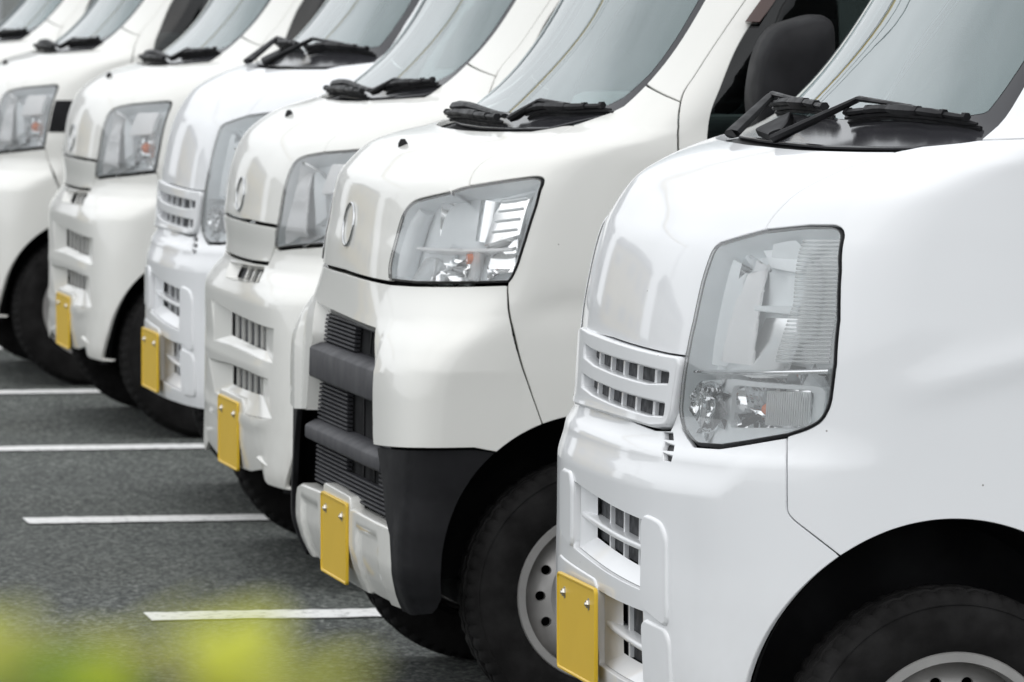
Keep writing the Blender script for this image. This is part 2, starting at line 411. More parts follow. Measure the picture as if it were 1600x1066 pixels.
# ------------------------------------------------------------------ the three bodies: (z, front, half width, corner depth, corner exponent)
ROWS = {
 'B': [(.16,.06,.715,.33,2.6),(.22,.022,.73,.33,2.6),(.26,.010,.735,.33,2.6),(.30,.005,.7375,.33,2.6),(.435,.004,.7375,.33,2.6),(.518,.006,.7375,.33,2.6),(.631,.007,.7375,.33,2.6),(.672,.010,.7375,.33,2.6),(.70,.026,.7375,.33,2.6),(.73,.034,.7375,.33,2.6),(.759,.036,.7375,.33,2.6),(.848,.042,.7375,.33,2.6),(.944,.058,.735,.33,2.6),(1.012,.077,.732,.33,2.6),(1.048,.097,.730,.33,2.6),(1.075,.115,.728,.33,2.6),(1.10,.138,.726,.33,2.6),(1.131,.19,.723,.33,2.6),(1.150,.235,.721,.33,2.6),(1.167,.285,.718,.33,2.6),(1.19,.345,.715,.33,2.6),(1.225,.40,.713,.33,2.6),(1.5,.605,.675,.33,2.6),(1.78,.812,.63,.33,2.6),(1.83,.86,.615,.33,2.6)],
 'A': [(.17,.04,.70,.22,4.0),(.24,.004,.725,.21,4.4),(.336,-.006,.7375,.20,4.5),(.53,-.004,.7375,.20,4.5),(.666,-.002,.7375,.21,4.2),(.705,.005,.7375,.24,3.4),(.738,.018,.7375,.28,2.8),(.773,.018,.7375,.30,2.6),(.835,.013,.7375,.30,2.6),(.879,.018,.7375,.30,2.6),(.943,.027,.735,.30,2.6),(.987,.039,.733,.30,2.6),(1.033,.062,.730,.30,2.6),(1.07,.102,.727,.30,2.6),(1.099,.153,.724,.30,2.6),(1.124,.235,.72,.30,2.6),(1.15,.31,.715,.30,2.6),(1.5,.585,.675,.30,2.6),(1.78,.80,.63,.3,2.6),(1.83,.845,.615,.3,2.6)],
 'C': [(.18,.02,.715,.16,5.5),(.225,-.002,.72,.15,6),(.25,-.012,.73,.15,6),(.30,-.022,.7375,.15,6),(.45,-.020,.7375,.15,6),(.62,-.018,.7375,.15,5.6),(.674,-.016,.7375,.16,5.2),(.712,-.014,.7375,.18,4.4),(.771,-.008,.7375,.24,3.2),(.842,-.003,.7375,.29,2.7),(.89,.002,.737,.30,2.7),(.936,.009,.736,.30,2.6),(.988,.017,.734,.30,2.6),(1.023,.026,.732,.30,2.6),(1.052,.049,.730,.30,2.6),(1.088,.091,.727,.30,2.6),(1.108,.145,.724,.30,2.6),(1.126,.222,.72,.30,2.6),(1.15,.285,.715,.30,2.6),(1.5,.562,.675,.30,2.6),(1.78,.777,.63,.3,2.6),(1.83,.822,.615,.3,2.6)],
}
SPEC = {
 'B': dict(paint='cool', wheel=.45, wz=.214, arch=(.440, .275, .316),
   bon_bot=[(0,.840),(.235,.837),(.359,.835),(.428,.835)],
   hl=[(.436,.842),(.446,.894),(.449,.955),(.456,1.006),(.466,1.018),(.523,1.031),(.581,1.044),(.673,1.054),(.723,1.055),(.739,1.048),(.748,1.037),(.766,.985),(.781,.907),(.785,.838),(.781,.773),(.769,.747),(.747,.734),(.711,.722),(.636,.708),(.576,.698),(.500,.696),(.467,.707),(.438,.720),(.422,.745),(.426,.795)],
   hl_in=5, hl_top=6, hl_seam=17, hl_bl=22,
   hood_seam=[(.581,1.044),(.581,1.060),(.586,1.081),(.600,1.125),(.617,1.167)],
   cowl=[(.613,1.167),(.543,1.1655),(.34,1.163),(.123,1.163),(0,1.1625)],
   cowl_side=[(.643,1.176),(.700,1.183)],
   ge=[(.717,1.187),(.671,1.285),(.655,1.40),(.645,1.55),(.64,1.755)], seam0=1.187, frit_b=1.212, frit_w=.034,
   shut_lo=[(.663,1.10),(.68,.95),(.72,.78)], shut_z=.585,
   shut_hi_a=[(.665,1.195),(.70,1.255),(.80,1.391),(.91,1.55),(1.05,1.74)],
   fseam=[(.713,.712),(.718,.699),(.732,.679),(.737,.659),(.738,.644),(.739,.624),(.740,.606),(.747,.595),(.765,.581),(.825,.538)], bottom=.185),
 'C': dict(paint='warm', wheel=.387, wz=.240, arch=(.374, .290, .304),
   bon_bot=[(0,.842),(.278,.839),(.380,.838),(.427,.838)],
   hl=[(.433,.840),(.418,.866),(.428,.901),(.438,.951),(.457,.981),(.494,.999),(.620,1.019),(.674,1.033),(.763,1.048),(.808,1.054),(.827,1.050),(.839,1.036),(.843,1.005),(.832,.943),(.823,.888),(.817,.856),(.813,.849),(.710,.845),(.567,.840)],
   hl_in=5, hl_top=7, hl_seam=16, hl_bl=18,
   hood_seam=[(.674,1.033),(.658,1.051),(.651,1.072),(.656,1.093),(.650,1.115),(.61,1.147)],
   cowl=[(.580,1.145),(.517,1.133),(.308,1.128),(.12,1.126),(0,1.126)],
   cowl_side=[(.64,1.160),(.668,1.172)],
   ge=[(.681,1.185),(.681,1.25),(.684,1.391),(.68,1.55),(.675,1.755)], seam0=1.226, frit_b=1.165, frit_w=.02,
   shut_lo=[(.538,1.10),(.545,.9),(.545,.75)], shut_z=.56,
   shut_hi=[(.801,1.195),(.775,1.255),(.781,1.391),(.79,1.55),(.80,1.74)],
   fseam=[(.814,.843),(.822,.827),(.862,.784),(.967,.704),(1.010,.648),(1.039,.580)], bottom=.20),
 'A': dict(paint='warm', wheel=.35, wz=.263, arch=(.355, .265, .315),
   bon_bot=[(0,.842),(.186,.845),(.37,.843),(.440,.842)],
   hl=[(.452,.848),(.460,.915),(.470,.958),(.480,.985),(.497,1.000),(.537,1.009),(.610,1.018),(.690,1.024),(.764,1.030),(.780,1.027),(.787,1.012),(.786,.947),(.779,.830),(.771,.814),(.657,.803),(.512,.793),(.435,.786),(.421,.792),(.435,.812)],
   hl_in=4, hl_top=6, hl_seam=13, hl_bl=16,
   hood_seam=[(.610,1.018),(.606,1.045),(.610,1.075),(.616,1.10),(.60,1.144)],
   cowl=[(.56,1.142),(.497,1.138),(.297,1.129),(.12,1.127),(0,1.127)],
   cowl_side=[(.60,1.155),(.60,1.170)],
   ge=[(.600,1.180),(.600,1.229),(.617,1.371),(.618,1.55),(.62,1.755)], seam0=1.222, frit_b=1.160, frit_w=.02,
   shut_lo=[(.493,1.10),(.50,.9),(.50,.75)], shut_z=.565,
   shut_hi=[(.741,1.195),(.726,1.27),(.734,1.371),(.745,1.55),(.76,1.74)],
   fseam_a=[(.197,.808),(.205,.77),(.232,.70),(.258,.64),(.280,.57)], bottom=.225),
}

def arc(S, c, a0, a1, n=36):
    return [(S.ua(c[0] + c[2] * math.cos(R(a0 + (a1 - a0) * i / n)), z), z) for i in range(n + 1) for z in [c[1] + c[2] * math.sin(R(a0 + (a1 - a0) * i / n))]]
def arch_ang(S, c, u, z): return math.degrees(math.atan2(z - c[1], float(S.P(np.array([u]), np.array([z]))[0][0]) - c[0]))
def curve(p, k=5):
    """smooth line through the points of an open polyline"""
    p = [np.array(q, float) for q in p]; out = []
    for i in range(len(p) - 1):
        a, b, c, d = p[max(i - 1, 0)], p[i], p[i + 1], p[min(i + 2, len(p) - 1)]
        for j in range(k):
            t = j / k; out.append(tuple(.5 * (2 * b + (c - a) * t + (2 * a - 5 * b + 4 * c - d) * t * t + (3 * b - a - 3 * c + d) * t ** 3)))
    return out + [tuple(p[-1])]
def rnd_idx(p, r, keys):
    """rounded outline plus where the named corners ended up"""
    out, idx = [], {}
    p = [np.array(q, float) for q in p]
    for i, c in enumerate(p):
        a, b = p[i - 1], p[(i + 1) % len(p)]; la, lb = np.linalg.norm(a - c), np.linalg.norm(b - c)
        if np.dot((a - c) / la, (b - c) / lb) < -.985 or i in keys or i == 0: idx[i] = len(out); out.append(tuple(c)); continue
        q = min(r, la * .48, lb * .48); s0 = c + (a - c) / la * q; s1 = c + (b - c) / lb * q; idx[i] = len(out) + 2
        out += [tuple((1 - t) ** 2 * s0 + 2 * t * (1 - t) * c + t * t * s1) for t in (0, .25, .5, .75, 1)]
    return out, idx
def prep(S, sp):
    sp = dict(sp)
    sp['hl'], ix = rnd_idx(sp['hl'], .02, (sp['hl_top'], sp['hl_seam'])); sp['hl_top'] = ix[sp['hl_top']]; sp['hl_seam'] = ix[sp['hl_seam']]
    if 'fseam_a' in sp: sp['fseam'] = [(S.ua(a, z), z) for a, z in sp['fseam_a']]
    ac, zc, r = sp['arch']; u, z = sp['fseam'][-1]; an = R(arch_ang(S, sp['arch'], u, z))
    z = zc + r * math.sin(an); 
    az = [(float(S.P(np.array([u_]), np.array([z_]))[0][0]), z_) for u_, z_ in sp['fseam'][:-1]] + [(ac + r * math.cos(an), z)]
    sp['fseam'] = [tuple(sp['fseam'][0])] + [(S.ua(a_, z_), z_) for a_, z_ in curve(az, 6)[1:]]
    hi = sp['shut_hi_a'] if 'shut_hi_a' in sp else [(float(S.P(np.array([u_]), np.array([z_]))[0][0]), z_) for u_, z_ in sp['shut_hi']]
    sp['shut'] = [(S.ua(a_, z_), z_) for a_, z_ in curve([q for q in sp['shut_lo'][::-1]] + hi, 6)]
    sp['hood_seam'] = curve(sp['hood_seam'], 4); return sp

# ------------------------------------------------------------------ wheels
def make_wheel(parent, a, side, zc=.262):
    """steel rim (named wheel) with tyre, wheel nuts; axle at z .262"""
    w = B()
    w.lathe([(.150,-.072),(.164,-.073),(.168,-.068),(.167,-.060),(.160,-.058),(.156,-.050),(.152,-.030),(.150,.05),(.146,.05),(.147,-.03),(.150,-.05),(.150,-.072)], 72)
    # dish with round vent holes
    n = 14
    def prof(r): return float(np.interp(r, [0,.030,.055,.066,.088,.096,.104,.126,.140,.149], [-.058,-.058,-.052,-.045,-.047,-.050,-.047,-.036,-.024,-.015]))
    pts, edges = [], []
    def ring(r, k, ph=0, cx=0, cy=0):
        o = len(pts)
        for i in range(k): pts.append((cx + r * math.cos(2*math.pi*i/k+ph), cy + r * math.sin(2*math.pi*i/k+ph)))
        edges.extend((o+i, o+(i+1)%k) for i in range(k))
    ring(.1495, 96)
    for r in (.030,.055,.066,.080,.088,.096,.1005,.130,.140): ring(r, 72 if r > .05 else 24)
    hc = []
    for i in range(n):
        q = 2*math.pi*i/n; cx, cy = .1155*math.cos(q), .1155*math.sin(q); hc.append((cx, cy)); ring(.0098, 14, 0, cx, cy)
    pts.append((0, 0))
    res = delaunay_2d_cdt([Vector(p) for p in pts], edges, [], 0, 1e-6)
    vo = np.array([tuple(v) for v in res[0]]); V = [(x, prof(math.hypot(x, y)), y) for x, y in vo]; F = []
    for f in res[2]:
        c = vo[list(f)].mean(0)
        if np.hypot(*c) > .1494 or any(math.hypot(c[0]-x, c[1]-y) < .0096 for x, y in hc): continue
        F.append(tuple(f))
    w.add(V, F)
    for cx, cy in hc:
        w.loft([[(cx + .0098*math.cos(q), prof(.1155) + dy, cy + .0098*math.sin(q)) for q in [2*math.pi*k/14 for k in range(14)]] for dy in (0, .012)])
    w.add([(.008*math.cos(2*math.pi*k/14)+.135, -.03, .008*math.sin(2*math.pi*k/14)) for k in range(3)], [])
    o = w.make('wheel', M['steel'], parent, sharp=32)
    o.location = (a, -.655 * side, zc)
    if side < 0: o.rotation_euler = (0, 0, math.pi)
    o.rotation_euler[1] = 0
    t = B(); N = 180
    prof_t = [(.164,-.060),(.166,-.070),(.176,-.077),(.200,-.082),(.222,-.081),(.238,-.076),(.2405,-.0755),(.2415,-.0770),(.2435,-.0765),(.2445,-.0745),(.252,-.069),(.2585,-.062),(.2625,-.052),(.2630,-.036),(.2560,-.034),(.2560,-.028),(.2645,-.026),(.2650,-.006),(.2570,-.004),(.2570,.004),(.2650,.006),(.2645,.026),(.2560,.028),(.2560,.034),(.2630,.036),(.2625,.052),(.252,.069),(.238,.076),(.222,.081),(.200,.082),(.176,.077),(.164,.060)]
    rings = []
    for r, y in prof_t:
        ring_ = []
        for k in range(N):
            q = 2*math.pi*k/N; rr = r
            if .250 < r and abs(y) > .035 and k % 3 == 0: rr = r - .0045
            elif .2570 < r and abs(y) < .035 and k % 6 == (0 if y < 0 else 3): rr = r - .003
            ring_.append((rr*math.cos(q), y, rr*math.sin(q)))
        rings.append(ring_)
    t.loft(rings)
    t.make('tyre', M['rubber'], o, sharp=30)
    hub = B(); hub.lathe([(.0005,-.075),(.020,-.074),(.026,-.068),(.027,-.056)], 24); hub.make('hub_cap', M['plastic'], o)
    for k in range(4):
        q = R(45 + 90*k); nb = B(); cx, cz = .050*math.cos(q), .050*math.sin(q)
        nb.loft([[(cx + .0095*math.cos(p), y, cz + .0095*math.sin(p)) for p in [math.pi/3*i for i in range(6)]] for y in (-.045, -.068)], True, True)
        nb.make('wheel_nut', M['bolt'], o)
    v = B(); v.box((.108,-.078,-.125),(.112,-.066,-.100)); v.V = [(x*1.0, y, z) for x, y, z in v.V]
    v.make('balance_weight', M['bolt'], o)
    return o

# ------------------------------------------------------------------ head lamps
def half_bowl(name, c, r, depth, m, parent, side, phi=(-105, 105), kz=1.1, ribs=0):
    b = B(); rings = []
    for i in range(15):
        t = .12 + .88 * i / 14; ring = []
        for j in range(37):
            ph = R(phi[0] + (phi[1] - phi[0]) * j / 36)
            rr = r * t
            dz = rr * kz * math.sin(ph)
            bump = .0012 * math.cos(dz * ribs) if ribs else 0
            ring.append((c[0] - depth * t * t - bump, side * (c[1] + rr * math.cos(ph)), c[2] + dz))
        rings.append(ring)
    b.loft(rings, False)
    return b.make(name, m, parent, sharp=60)

def make_lamp(S, T, parent, side):
    sp = SPEC[T]; hl = sp['hl']; mi = side
    inner = shrink(hl, .955)
    o = funnel(S, 'headlight', inset_(hl, .005), -.004, shrink(hl, .90), -.052, M['housing'], parent, mir=mi, sub=2)
    panel(S, 'backplate', shrink(hl, .905), M['housing'], o, off=-.051, inset=0, depth=0, grid=.03, mir=mi)
    funnel(S, 'gasket', inset_(hl, .0006), -.006, inset_(hl, .0050), -.001, M['seal'], o, mir=mi, sub=2)
    panel(S, 'lens', inset_(hl, .0046), M['old_lens' if T == 'B' else 'lens'], o, off=.0035, inset=0, depth=.006, grid=.018, mir=mi, r1=.001, d1=.003)
    sd = -1 if side > 0 else 1      # lateral sign of this side: near side has y<0
    def P(u, z, off): return S.Q([mi * u], z, off)[0]
    if T == 'B':
        # upper reflector: concave half bowl open to the lens
        half_bowl('reflector', (.232, .580, .905), .100, .085, M['chrome'], o, sd, kz=1.0, phi=(78, 282))
        panel(S, 'facet', [(.470,.825),(.535,.825),(.530,.99),(.478,1.0)], M['housing'], o, off=-.030, inset=0, depth=.03, grid=.03, mir=mi)
        panel(S, 'reflector_wall', [(.520,.826),(.610,.828),(.580,.995),(.522,.99)], M['sky_white'], o, off=-.020, inset=0, depth=.004, grid=.010, mir=mi, disp=lambda u, z: -.10 * (z - .826) + .0008 * np.sin(z * 700))
        panel(S, 'lower_reflector', [(.535,.829),(.695,.834),(.690,.912),(.590,.912),(.556,.885)], M['satin'], o, off=-.050, inset=0, depth=0, grid=.02, mir=mi, disp=lambda u, z: .036 * np.clip((.905 - z) / .075, 0, 1))
        panel(S, 'upper_facet', [(.560,1.022),(.690,1.036),(.672,.985),(.600,.992)], M['housing'], o, off=-.030, inset=0, depth=.02, grid=.03, mir=mi)
        panel(S, 'bowl_top', [(.590,.925),(.690,.925),(.690,.99),(.655,1.012),(.60,1.005),(.585,.97)], M['housing'], o, off=-.050, inset=0, depth=0, grid=.015, mir=mi, disp=lambda u, z: .030 * ((z - .925) / .09) ** 2)
        panel(S, 'glint_crescent', [(.688,.90),(.692,.95),(.684,.995),(.700,1.005),(.722,.97),(.728,.93),(.728,.885),(.70,.87)], M['sky_white'], o, off=-.030, inset=0, depth=.02, grid=.015, mir=mi)  # white crescent shaped like a bright reflection in the chrome bowl
        slab(S, 'bulb_shield', .585, .690, (.920,.928), (.915,.930), -.06, -.026, M['housing'], o, mir=mi)
        # ribbed side part
        b = B(); z = .838
        while z < 1.030:
            top = .772 if z < 1.0 else .752
            slab_into(b, S, .672 + .02 * (1 - abs(z - .93) / .1), top, (z, z + .0042), (z + .001, z + .0052), -.012, -.006, .0016, mir=mi); z += .0064
        b.make('ribbed_panel', M['ribs'], o, kind='stuff')
        panel(S, 'side_wall', [(.700,.835),(.772,.838),(.752,1.03),(.690,1.02)], M['sky_white'], o, off=-.045, inset=0, depth=0, grid=.03, mir=mi)
        # divider and the lower chamber
        slab(S, 'divider', .445, .770, (.808,.815), (.822,.830), -.07, -.010, M['chrome'], o, mir=mi)
        for nm, uc, zc, ru, rz in (('side_lamp', .500, .758, .040, .036),):
            pts = [P(uc + ru*math.cos(q), zc + rz*math.sin(q), -.016) for q in [2*math.pi*k/24 for k in range(25)]]
            b = B(); b.tube(pts, .0055, 8, False); l = b.make(nm, M['chrome'], o, sharp=70)
            panel(S, 'lamp_bowl', [(uc + ru*.9*math.cos(2*math.pi*k/16), zc + rz*.9*math.sin(2*math.pi*k/16)) for k in range(16)], M['chrome'], l, off=-.034, inset=0, depth=0, grid=.012, mir=mi,
                  disp=lambda u, z: .006*np.sin(np.abs(u)*700)*np.sin(z*700))
        panel(S, 'indicator_reflector', rnd([(.555,.732),(.740,.738),(.742,.797),(.555,.796)], .02), M['chrome'], o, off=-.050, inset=0, depth=0, grid=.010, mir=mi,
              disp=lambda u, z: .0035*np.cos(np.abs(u)*640)*np.cos(z*640) - .018*(1-((np.abs(u)-.65)/.1)**2))
        b = B(); c = P(.650, .762, -.030); b.sphere(c, .011, 12, 1.5, 1, 1); b.make('indicator_bulb', M['orange'], o, sharp=80)
        b = B()
        for k in range(20):
            u0 = .659 + k * .0043
            slab_into(b, S, u0, u0 + .0032, (.737,.792), (.737,.792), -.013, -.008, .0012, n=1, mir=mi)
        b.make('ribbed_window', M['ribs'], o, kind='stuff')
        panel(S, 'lamp_surround', rnd([(.455,.726),(.500,.706),(.600,.712),(.760,.742),(.768,.80),(.56,.805),(.445,.795)], .02), M['housing'], o,
              holes=[rnd([(.463,.735),(.50,.724),(.535,.735),(.538,.78),(.50,.793),(.463,.78)], .02), rnd([(.553,.728),(.742,.736),(.745,.796),(.556,.797)], .014)], off=-.020, inset=0, depth=.02, grid=.02, mir=mi)
    elif T == 'C':
        b = B(); b.tube([P(.440,.850,-.030), P(.445,.90,-.032), P(.462,.955,-.034), P(.485,.985,-.036)], [.020,.021,.020,.016], 14); b.make('reflector_column', M['housing'], o, sharp=70)
        half_bowl('reflector', (.185, .585, .945), .085, .075, M['chrome'], o, sd, kz=.95, phi=(60, 300))
        half_bowl('indicator_reflector', (.205, .600, .880), .070, .085, M['chrome'], o, sd, kz=.55, phi=(60, 300), ribs=700)
        slab(S, 'divider', .500, .800, (.908,.914), (.912,.919), -.07, -.020, M['sky_white'], o, mir=mi)
        b = B(); b.tube([P(.718,1.012,-.045), P(.718,.93,-.045)], [.026,.024], 18); b.make('lamp_tube', M['chrome'], o, sharp=60)
        b = B(); c = Vector(P(.700,.897,-.030)); b.tube([c + Vector((-.012,0,0)), c + Vector((.012,0,0))], .0105, 14, True); b.make('indicator_bulb', M['orange'], o, sharp=50)
        b = B(); b.tube([c + Vector((.012,0,0)), c + Vector((.022,0,0))], .0108, 14, True); b.make('bulb_cap', M['seal'], b and o, sharp=50)
        b = B(); b.tube([P(.712,.918,-.034), P(.712,.855,-.034)], .013, 12); b.make('bulb_stalk', M['ribs'], o, sharp=60)
        panel(S, 'white_reflector', [(.738,.925),(.742,1.024),(.818,1.038),(.812,.945)], M['satin'], o, off=-.010, inset=0, depth=.03, grid=.02, mir=mi, disp=lambda u, z: -.30 * (z - .925))
        for k in range(4):
            zz = .945 + .021 * k
            slab(S, 'reflector_step', .750, .806 + .002*k, (zz, zz+.0035), (zz+.006, zz+.0095), -.03 - .0063*k, -.013 - .0063*k, M['housing'], o, mir=mi)
        panel(S, 'lower_facet', [(.560,.850),(.690,.853),(.68,.905),(.60,.90)], M['chrome'], o, off=-.060, inset=0, depth=.0, grid=.02, mir=mi, disp=lambda u, z: .01*np.sin(np.abs(u)*60+z*45))
        panel(S, 'rear_facet', [(.750,.855),(.812,.860),(.808,.935),(.745,.920)], M['chrome'], o, off=-.030, inset=0, depth=.02, grid=.02, mir=mi, disp=lambda u, z: .004*np.sin(z*160))
        panel(S, 'inner_facet', [(.505,.848),(.590,.850),(.565,.905),(.520,.903)], M['satin'], o, off=-.018, inset=0, depth=.02, grid=.02, mir=mi, disp=lambda u, z: -.35 * (z - .85))
        panel(S, 'bulb_surround', [(.600,.850),(.700,.853),(.690,.906),(.620,.905)], M['satin'], o, off=-.030, inset=0, depth=0, grid=.01, mir=mi, disp=lambda u, z: -.28 * (z - .85) + .0012 * np.sin(np.abs(u) * 700))
    else:
        half_bowl('reflector', (.190, .560, .895), .100, .10, M['sky_white'], o, sd, kz=1.0, phi=(70, 290), ribs=520)
        panel(S, 'reflector_wall', [(.462,.806),(.585,.812),(.545,.97),(.490,.978)], M['sky_white'], o, off=-.014, inset=0, depth=.004, grid=.010, mir=mi, disp=lambda u, z: -.08 * (z - .806) + .0012*np.sin(z*620))
        panel(S, 'facet', [(.600,.85),(.640,.87),(.610,.96),(.560,.985),(.555,.97)], M['housing'], o, off=-.030, inset=0, depth=.02, grid=.02, mir=mi)
        panel(S, 'upper_reflector', [(.635,.925),(.738,.932),(.735,1.000),(.640,.998)], M['sky_white'], o, off=-.012, inset=0, depth=.02, grid=.02, mir=mi, disp=lambda u, z: -.10 * (z - .925))
        pl = rnd([(.640,.822),(.742,.826),(.738,.900),(.700,.922),(.660,.910)], .03)
        panel(S, 'indicator_reflector', pl, M['chrome'], o, off=-.030, inset=0, depth=.02, grid=.012, mir=mi, disp=lambda u, z: .002*np.sin(z*420) - .012)
        b = B(); c = P(.716, .886, -.024); b.sphere(c, .014, 12, 1.2, 1, 1.2); b.make('indicator_bulb', M['orange'], o, sharp=80)
        b = B(); z = .83
        while z < .93:
            slab_into(b, S, .738, .764, (z, z+.004), (z, z+.004), -.014, -.006, .0014, mir=mi); z += .0075
        b.make('ribbed_panel', M['ribs'], o, kind='stuff')
    return o

# ------------------------------------------------------------------ one van of each kind
def make_van(T):
    S = Surf(ROWS[T]); sp = SPEC[T] = prep(S, SPEC[T]); paint = M[sp['paint']]
    root = bpy.data.objects.new('kei_van', None); COL.objects.link(root); root.empty_display_size = .3
    hl = sp['hl']; ar = sp['arch']; ZT = 1.74; REAR = 3.36
    ang = lambda u, z: arch_ang(S, ar, u, z)
    # --- bonnet
    half = sp['bon_bot'] + [(u - .0, z) for u, z in hl[:sp['hl_top'] + 1]] + sp['hood_seam'][1:] + sp['cowl']
    def bon_disp(u, z): return np.zeros_like(u)
    panel(S, 'bonnet', sym(half), paint, root, grid=.018)
    # --- windscreen, its black border, cowl tray
    ge = sp['ge']; fw = sp['frit_w']; cs = sp['cowl_side']; zb = sp['frit_b']
    cz = lambda u: float(np.interp(abs(u), [0,.12,.30,.50,.57,.62], [c[1] for c in sp['cowl'][::-1]][:1]*1 + [sp['cowl'][3][1], sp['cowl'][2][1], sp['cowl'][1][1], sp['cowl'][0][1], cs[0][1]]))
    low = [(0, zb), (.25, zb + .001), (.45, zb + .006), (ge[0][0] - fw - .06, zb + .016), (float(np.interp(max(zb + .024, ge[0][1] + .02), [q[1] for q in ge], [q[0] for q in ge])) - fw - .012, max(zb + .024, ge[0][1] + .02))]
    ge_f = [q for q in ge if q[1] > low[-1][1] + .015]
    gl = curve(low, 3) + [(u - fw, z) for u, z in ge_f] + [(.60, 1.775), (0, 1.785)]
    glass = panel(S, 'windscreen', sym(gl), M['glass'], root, inset=.0, depth=0, grid=.03, off=-.004)
    outer = [(0, sp['cowl'][-1][1] + .012)] + [(u, z + .012) for u, z in sp['cowl'][-2::-1]] + [(cs[0][0] - .004, cs[0][1] + .008)] + [(cs[-1][0], cs[-1][1] + .004)] + ge + [(.635, 1.79), (0, 1.80)]
    panel(S, 'glass_border', sym(outer), M['frit'], glass, holes=[sym(gl)], inset=.001, depth=.006, grid=.025, off=-.0045)
    cow = [(0, sp['cowl'][-1][1] - .006)] + [(u, z - .006) for u, z in sp['cowl'][::-1][1:]] + [(sp['cowl'][0][0] + .03, sp['cowl'][0][1] + .006), (.55, sp['cowl'][0][1] + .016), (.3, sp['cowl'][2][1] + .022), (0, sp['cowl'][-1][1] + .022)]
    panel(S, 'cowl_tray', sym(cow), M['plastic'], root, off=-.016, inset=0, depth=0, grid=.02)
    # --- sides
    for side in (1, -1):
        mi = side
        make_lamp(S, T, root, side)
        # fender
        fs = sp['fseam']; e0 = fs[-1]
        sl = [q for q in sp['shut'] if q[1] < 1.1955][::-1]
        zb_ = sp['shut_z']; u_end = S.ua(sp['shut_lo'][-1][0], zb_); a1 = ang(u_end, zb_)
        zb_ = ar[1] + ar[2] * math.sin(R(a1)); u_end = S.ua(ar[0] + ar[2] * math.cos(R(a1)), zb_)
        a0 = ang(*e0)
        top = [sp['hood_seam'][-1], cs[0]] + [q for q in cs[1:]] + [(q[0] + .002, q[1]) for q in ge if q[1] < sp['seam0'] - .001] + [(float(np.interp(sp['seam0'], [q[1] for q in ge], [q[0] for q in ge])) + .002, sp['seam0'])]
        poly = [hl[i] for i in range(sp['hl_top'], sp['hl_seam'] + 1)] + fs + arc(S, ar, a0, a1)[1:] + sl[::-1] + top[::-1] + sp['hood_seam'][-2:0:-1]
        def fd(u, z, T=T):
            u = np.abs(u)
            if T == 'B':    # haunch over the wheel
                return .004 * np.exp(-((z - .80 - .05 * np.clip((u - .92) / .2, 0, 1)) / .03) ** 2) * np.clip((u - .86) / .12, 0, 1)
            return -.004 * np.exp(-((z - .80) / .035) ** 2) * np.clip((u - .84) / .1, 0, 1)
        panel(S, 'fender', poly, paint, root, grid=.018, mir=mi, disp=fd)
        # wheel arch lip: inner dark liner
        b = B(); rings = []
        ca = ar[0]
        for off, rr in ((-.012, ar[2] - .001), (-.030, ar[2] + .004), (-.17, ar[2] + .004), (-.26, ar[2] - .02), (-.27, .05)):
            ring = []
            for k in range(33):
                q = R(-8 + 196 * k / 32); z = ar[1] + rr * math.sin(q); u = S.ua(ar[0] + rr * math.cos(q), max(z, .2))
                if off > -.1:
                    p = S.Q([mi * u], max(z, .2), off)[0]; ring.append((p[0], p[1], z))
                else: ring.append((ca + rr * math.cos(q), mi * -(.7375 + off), z))
            rings.append(ring)
        b.loft(rings, False); b.make('wheel_arch_liner', M['liner'], root, sharp=50)
        # a-pillar
        sh = [q for q in sp['shut'] if q[1] > 1.1945]
        s0 = sp['seam0'] + .001
        ge_s = [(float(np.interp(s0, [q[1] for q in ge], [q[0] for q in ge])), s0)] + [q for q in ge if q[1] > s0 + .002]
        pil = [(u + .002, z) for u, z in ge_s] + [(.64, 1.80), (.80, 1.80)] + [sh[-1]] + sh[-2::-1]
        panel(S, 'roof_pillar', pil, paint, root, grid=.03, mir=mi)
        # door with window
        dA = 1.34
        lowdoor = arc(S, ar, a1, 28, 14)
        front = [(u_end, zb_)] + sl[::-1]
        door_poly = front + sh[1:] + [(S.ua(dA, 1.74) , 1.74), (S.ua(dA, 1.3), 1.3), (S.ua(dA, .75), .75), (S.ua(dA, .26), .26), (S.ua(.80, .26), .26), lowdoor[-1]] + lowdoor[::-1][1:-1]
        dx = {'B': .06, 'C': 0, 'A': -.035}[T]
        wa = {'B': .06, 'C': 0, 'A': -.03}[T]
        wl = curve([(.594,1.085),(.598,1.13),(.606,1.175),(.624,1.218),(.660,1.298),(.700,1.36),(.725,1.392),(.83,1.55),(.94,1.70)], 5)
        win = rnd([(S.ua(a + wa, z), z) for a, z in wl] + [(S.ua(1.29, 1.70), 1.70), (S.ua(1.28, 1.085), 1.085)], .03)
        d = panel(S, 'door', door_poly, paint, root, holes=[win], grid=.03, mir=mi)
        panel(S, 'side_window', win, M['tint'], d, off=-.006, inset=-.002, depth=0, grid=.05, mir=mi)
        if T == 'C':
            vis = [(.812, 1.345), (.838, 1.345), (.85, 1.42), (.868, 1.56), (.885, 1.70), (.862, 1.715), (.842, 1.56), (.824, 1.42)]
            panel(S, 'door_visor', vis, M['visor'], d, off=.022, inset=0, depth=.02, grid=.03, mir=mi)
        # door mirror
        b = B(); ax = {'B': .075, 'C': 0, 'A': .06}[T]
        out = [(.648,1.150),(.641,1.20),(.645,1.245),(.655,1.29),(.672,1.325),(.695,1.345),(.725,1.355),(.760,1.364),(.783,1.362),(.797,1.345),(.800,1.30),(.800,1.22),(.796,1.16),(.78,1.135),(.68,1.130)]
        out = curve(out + [out[0]], 3)[:-1]
        cx, cz_ = np.mean([p[0] for p in out]), np.mean([p[1] for p in out]); rings = []
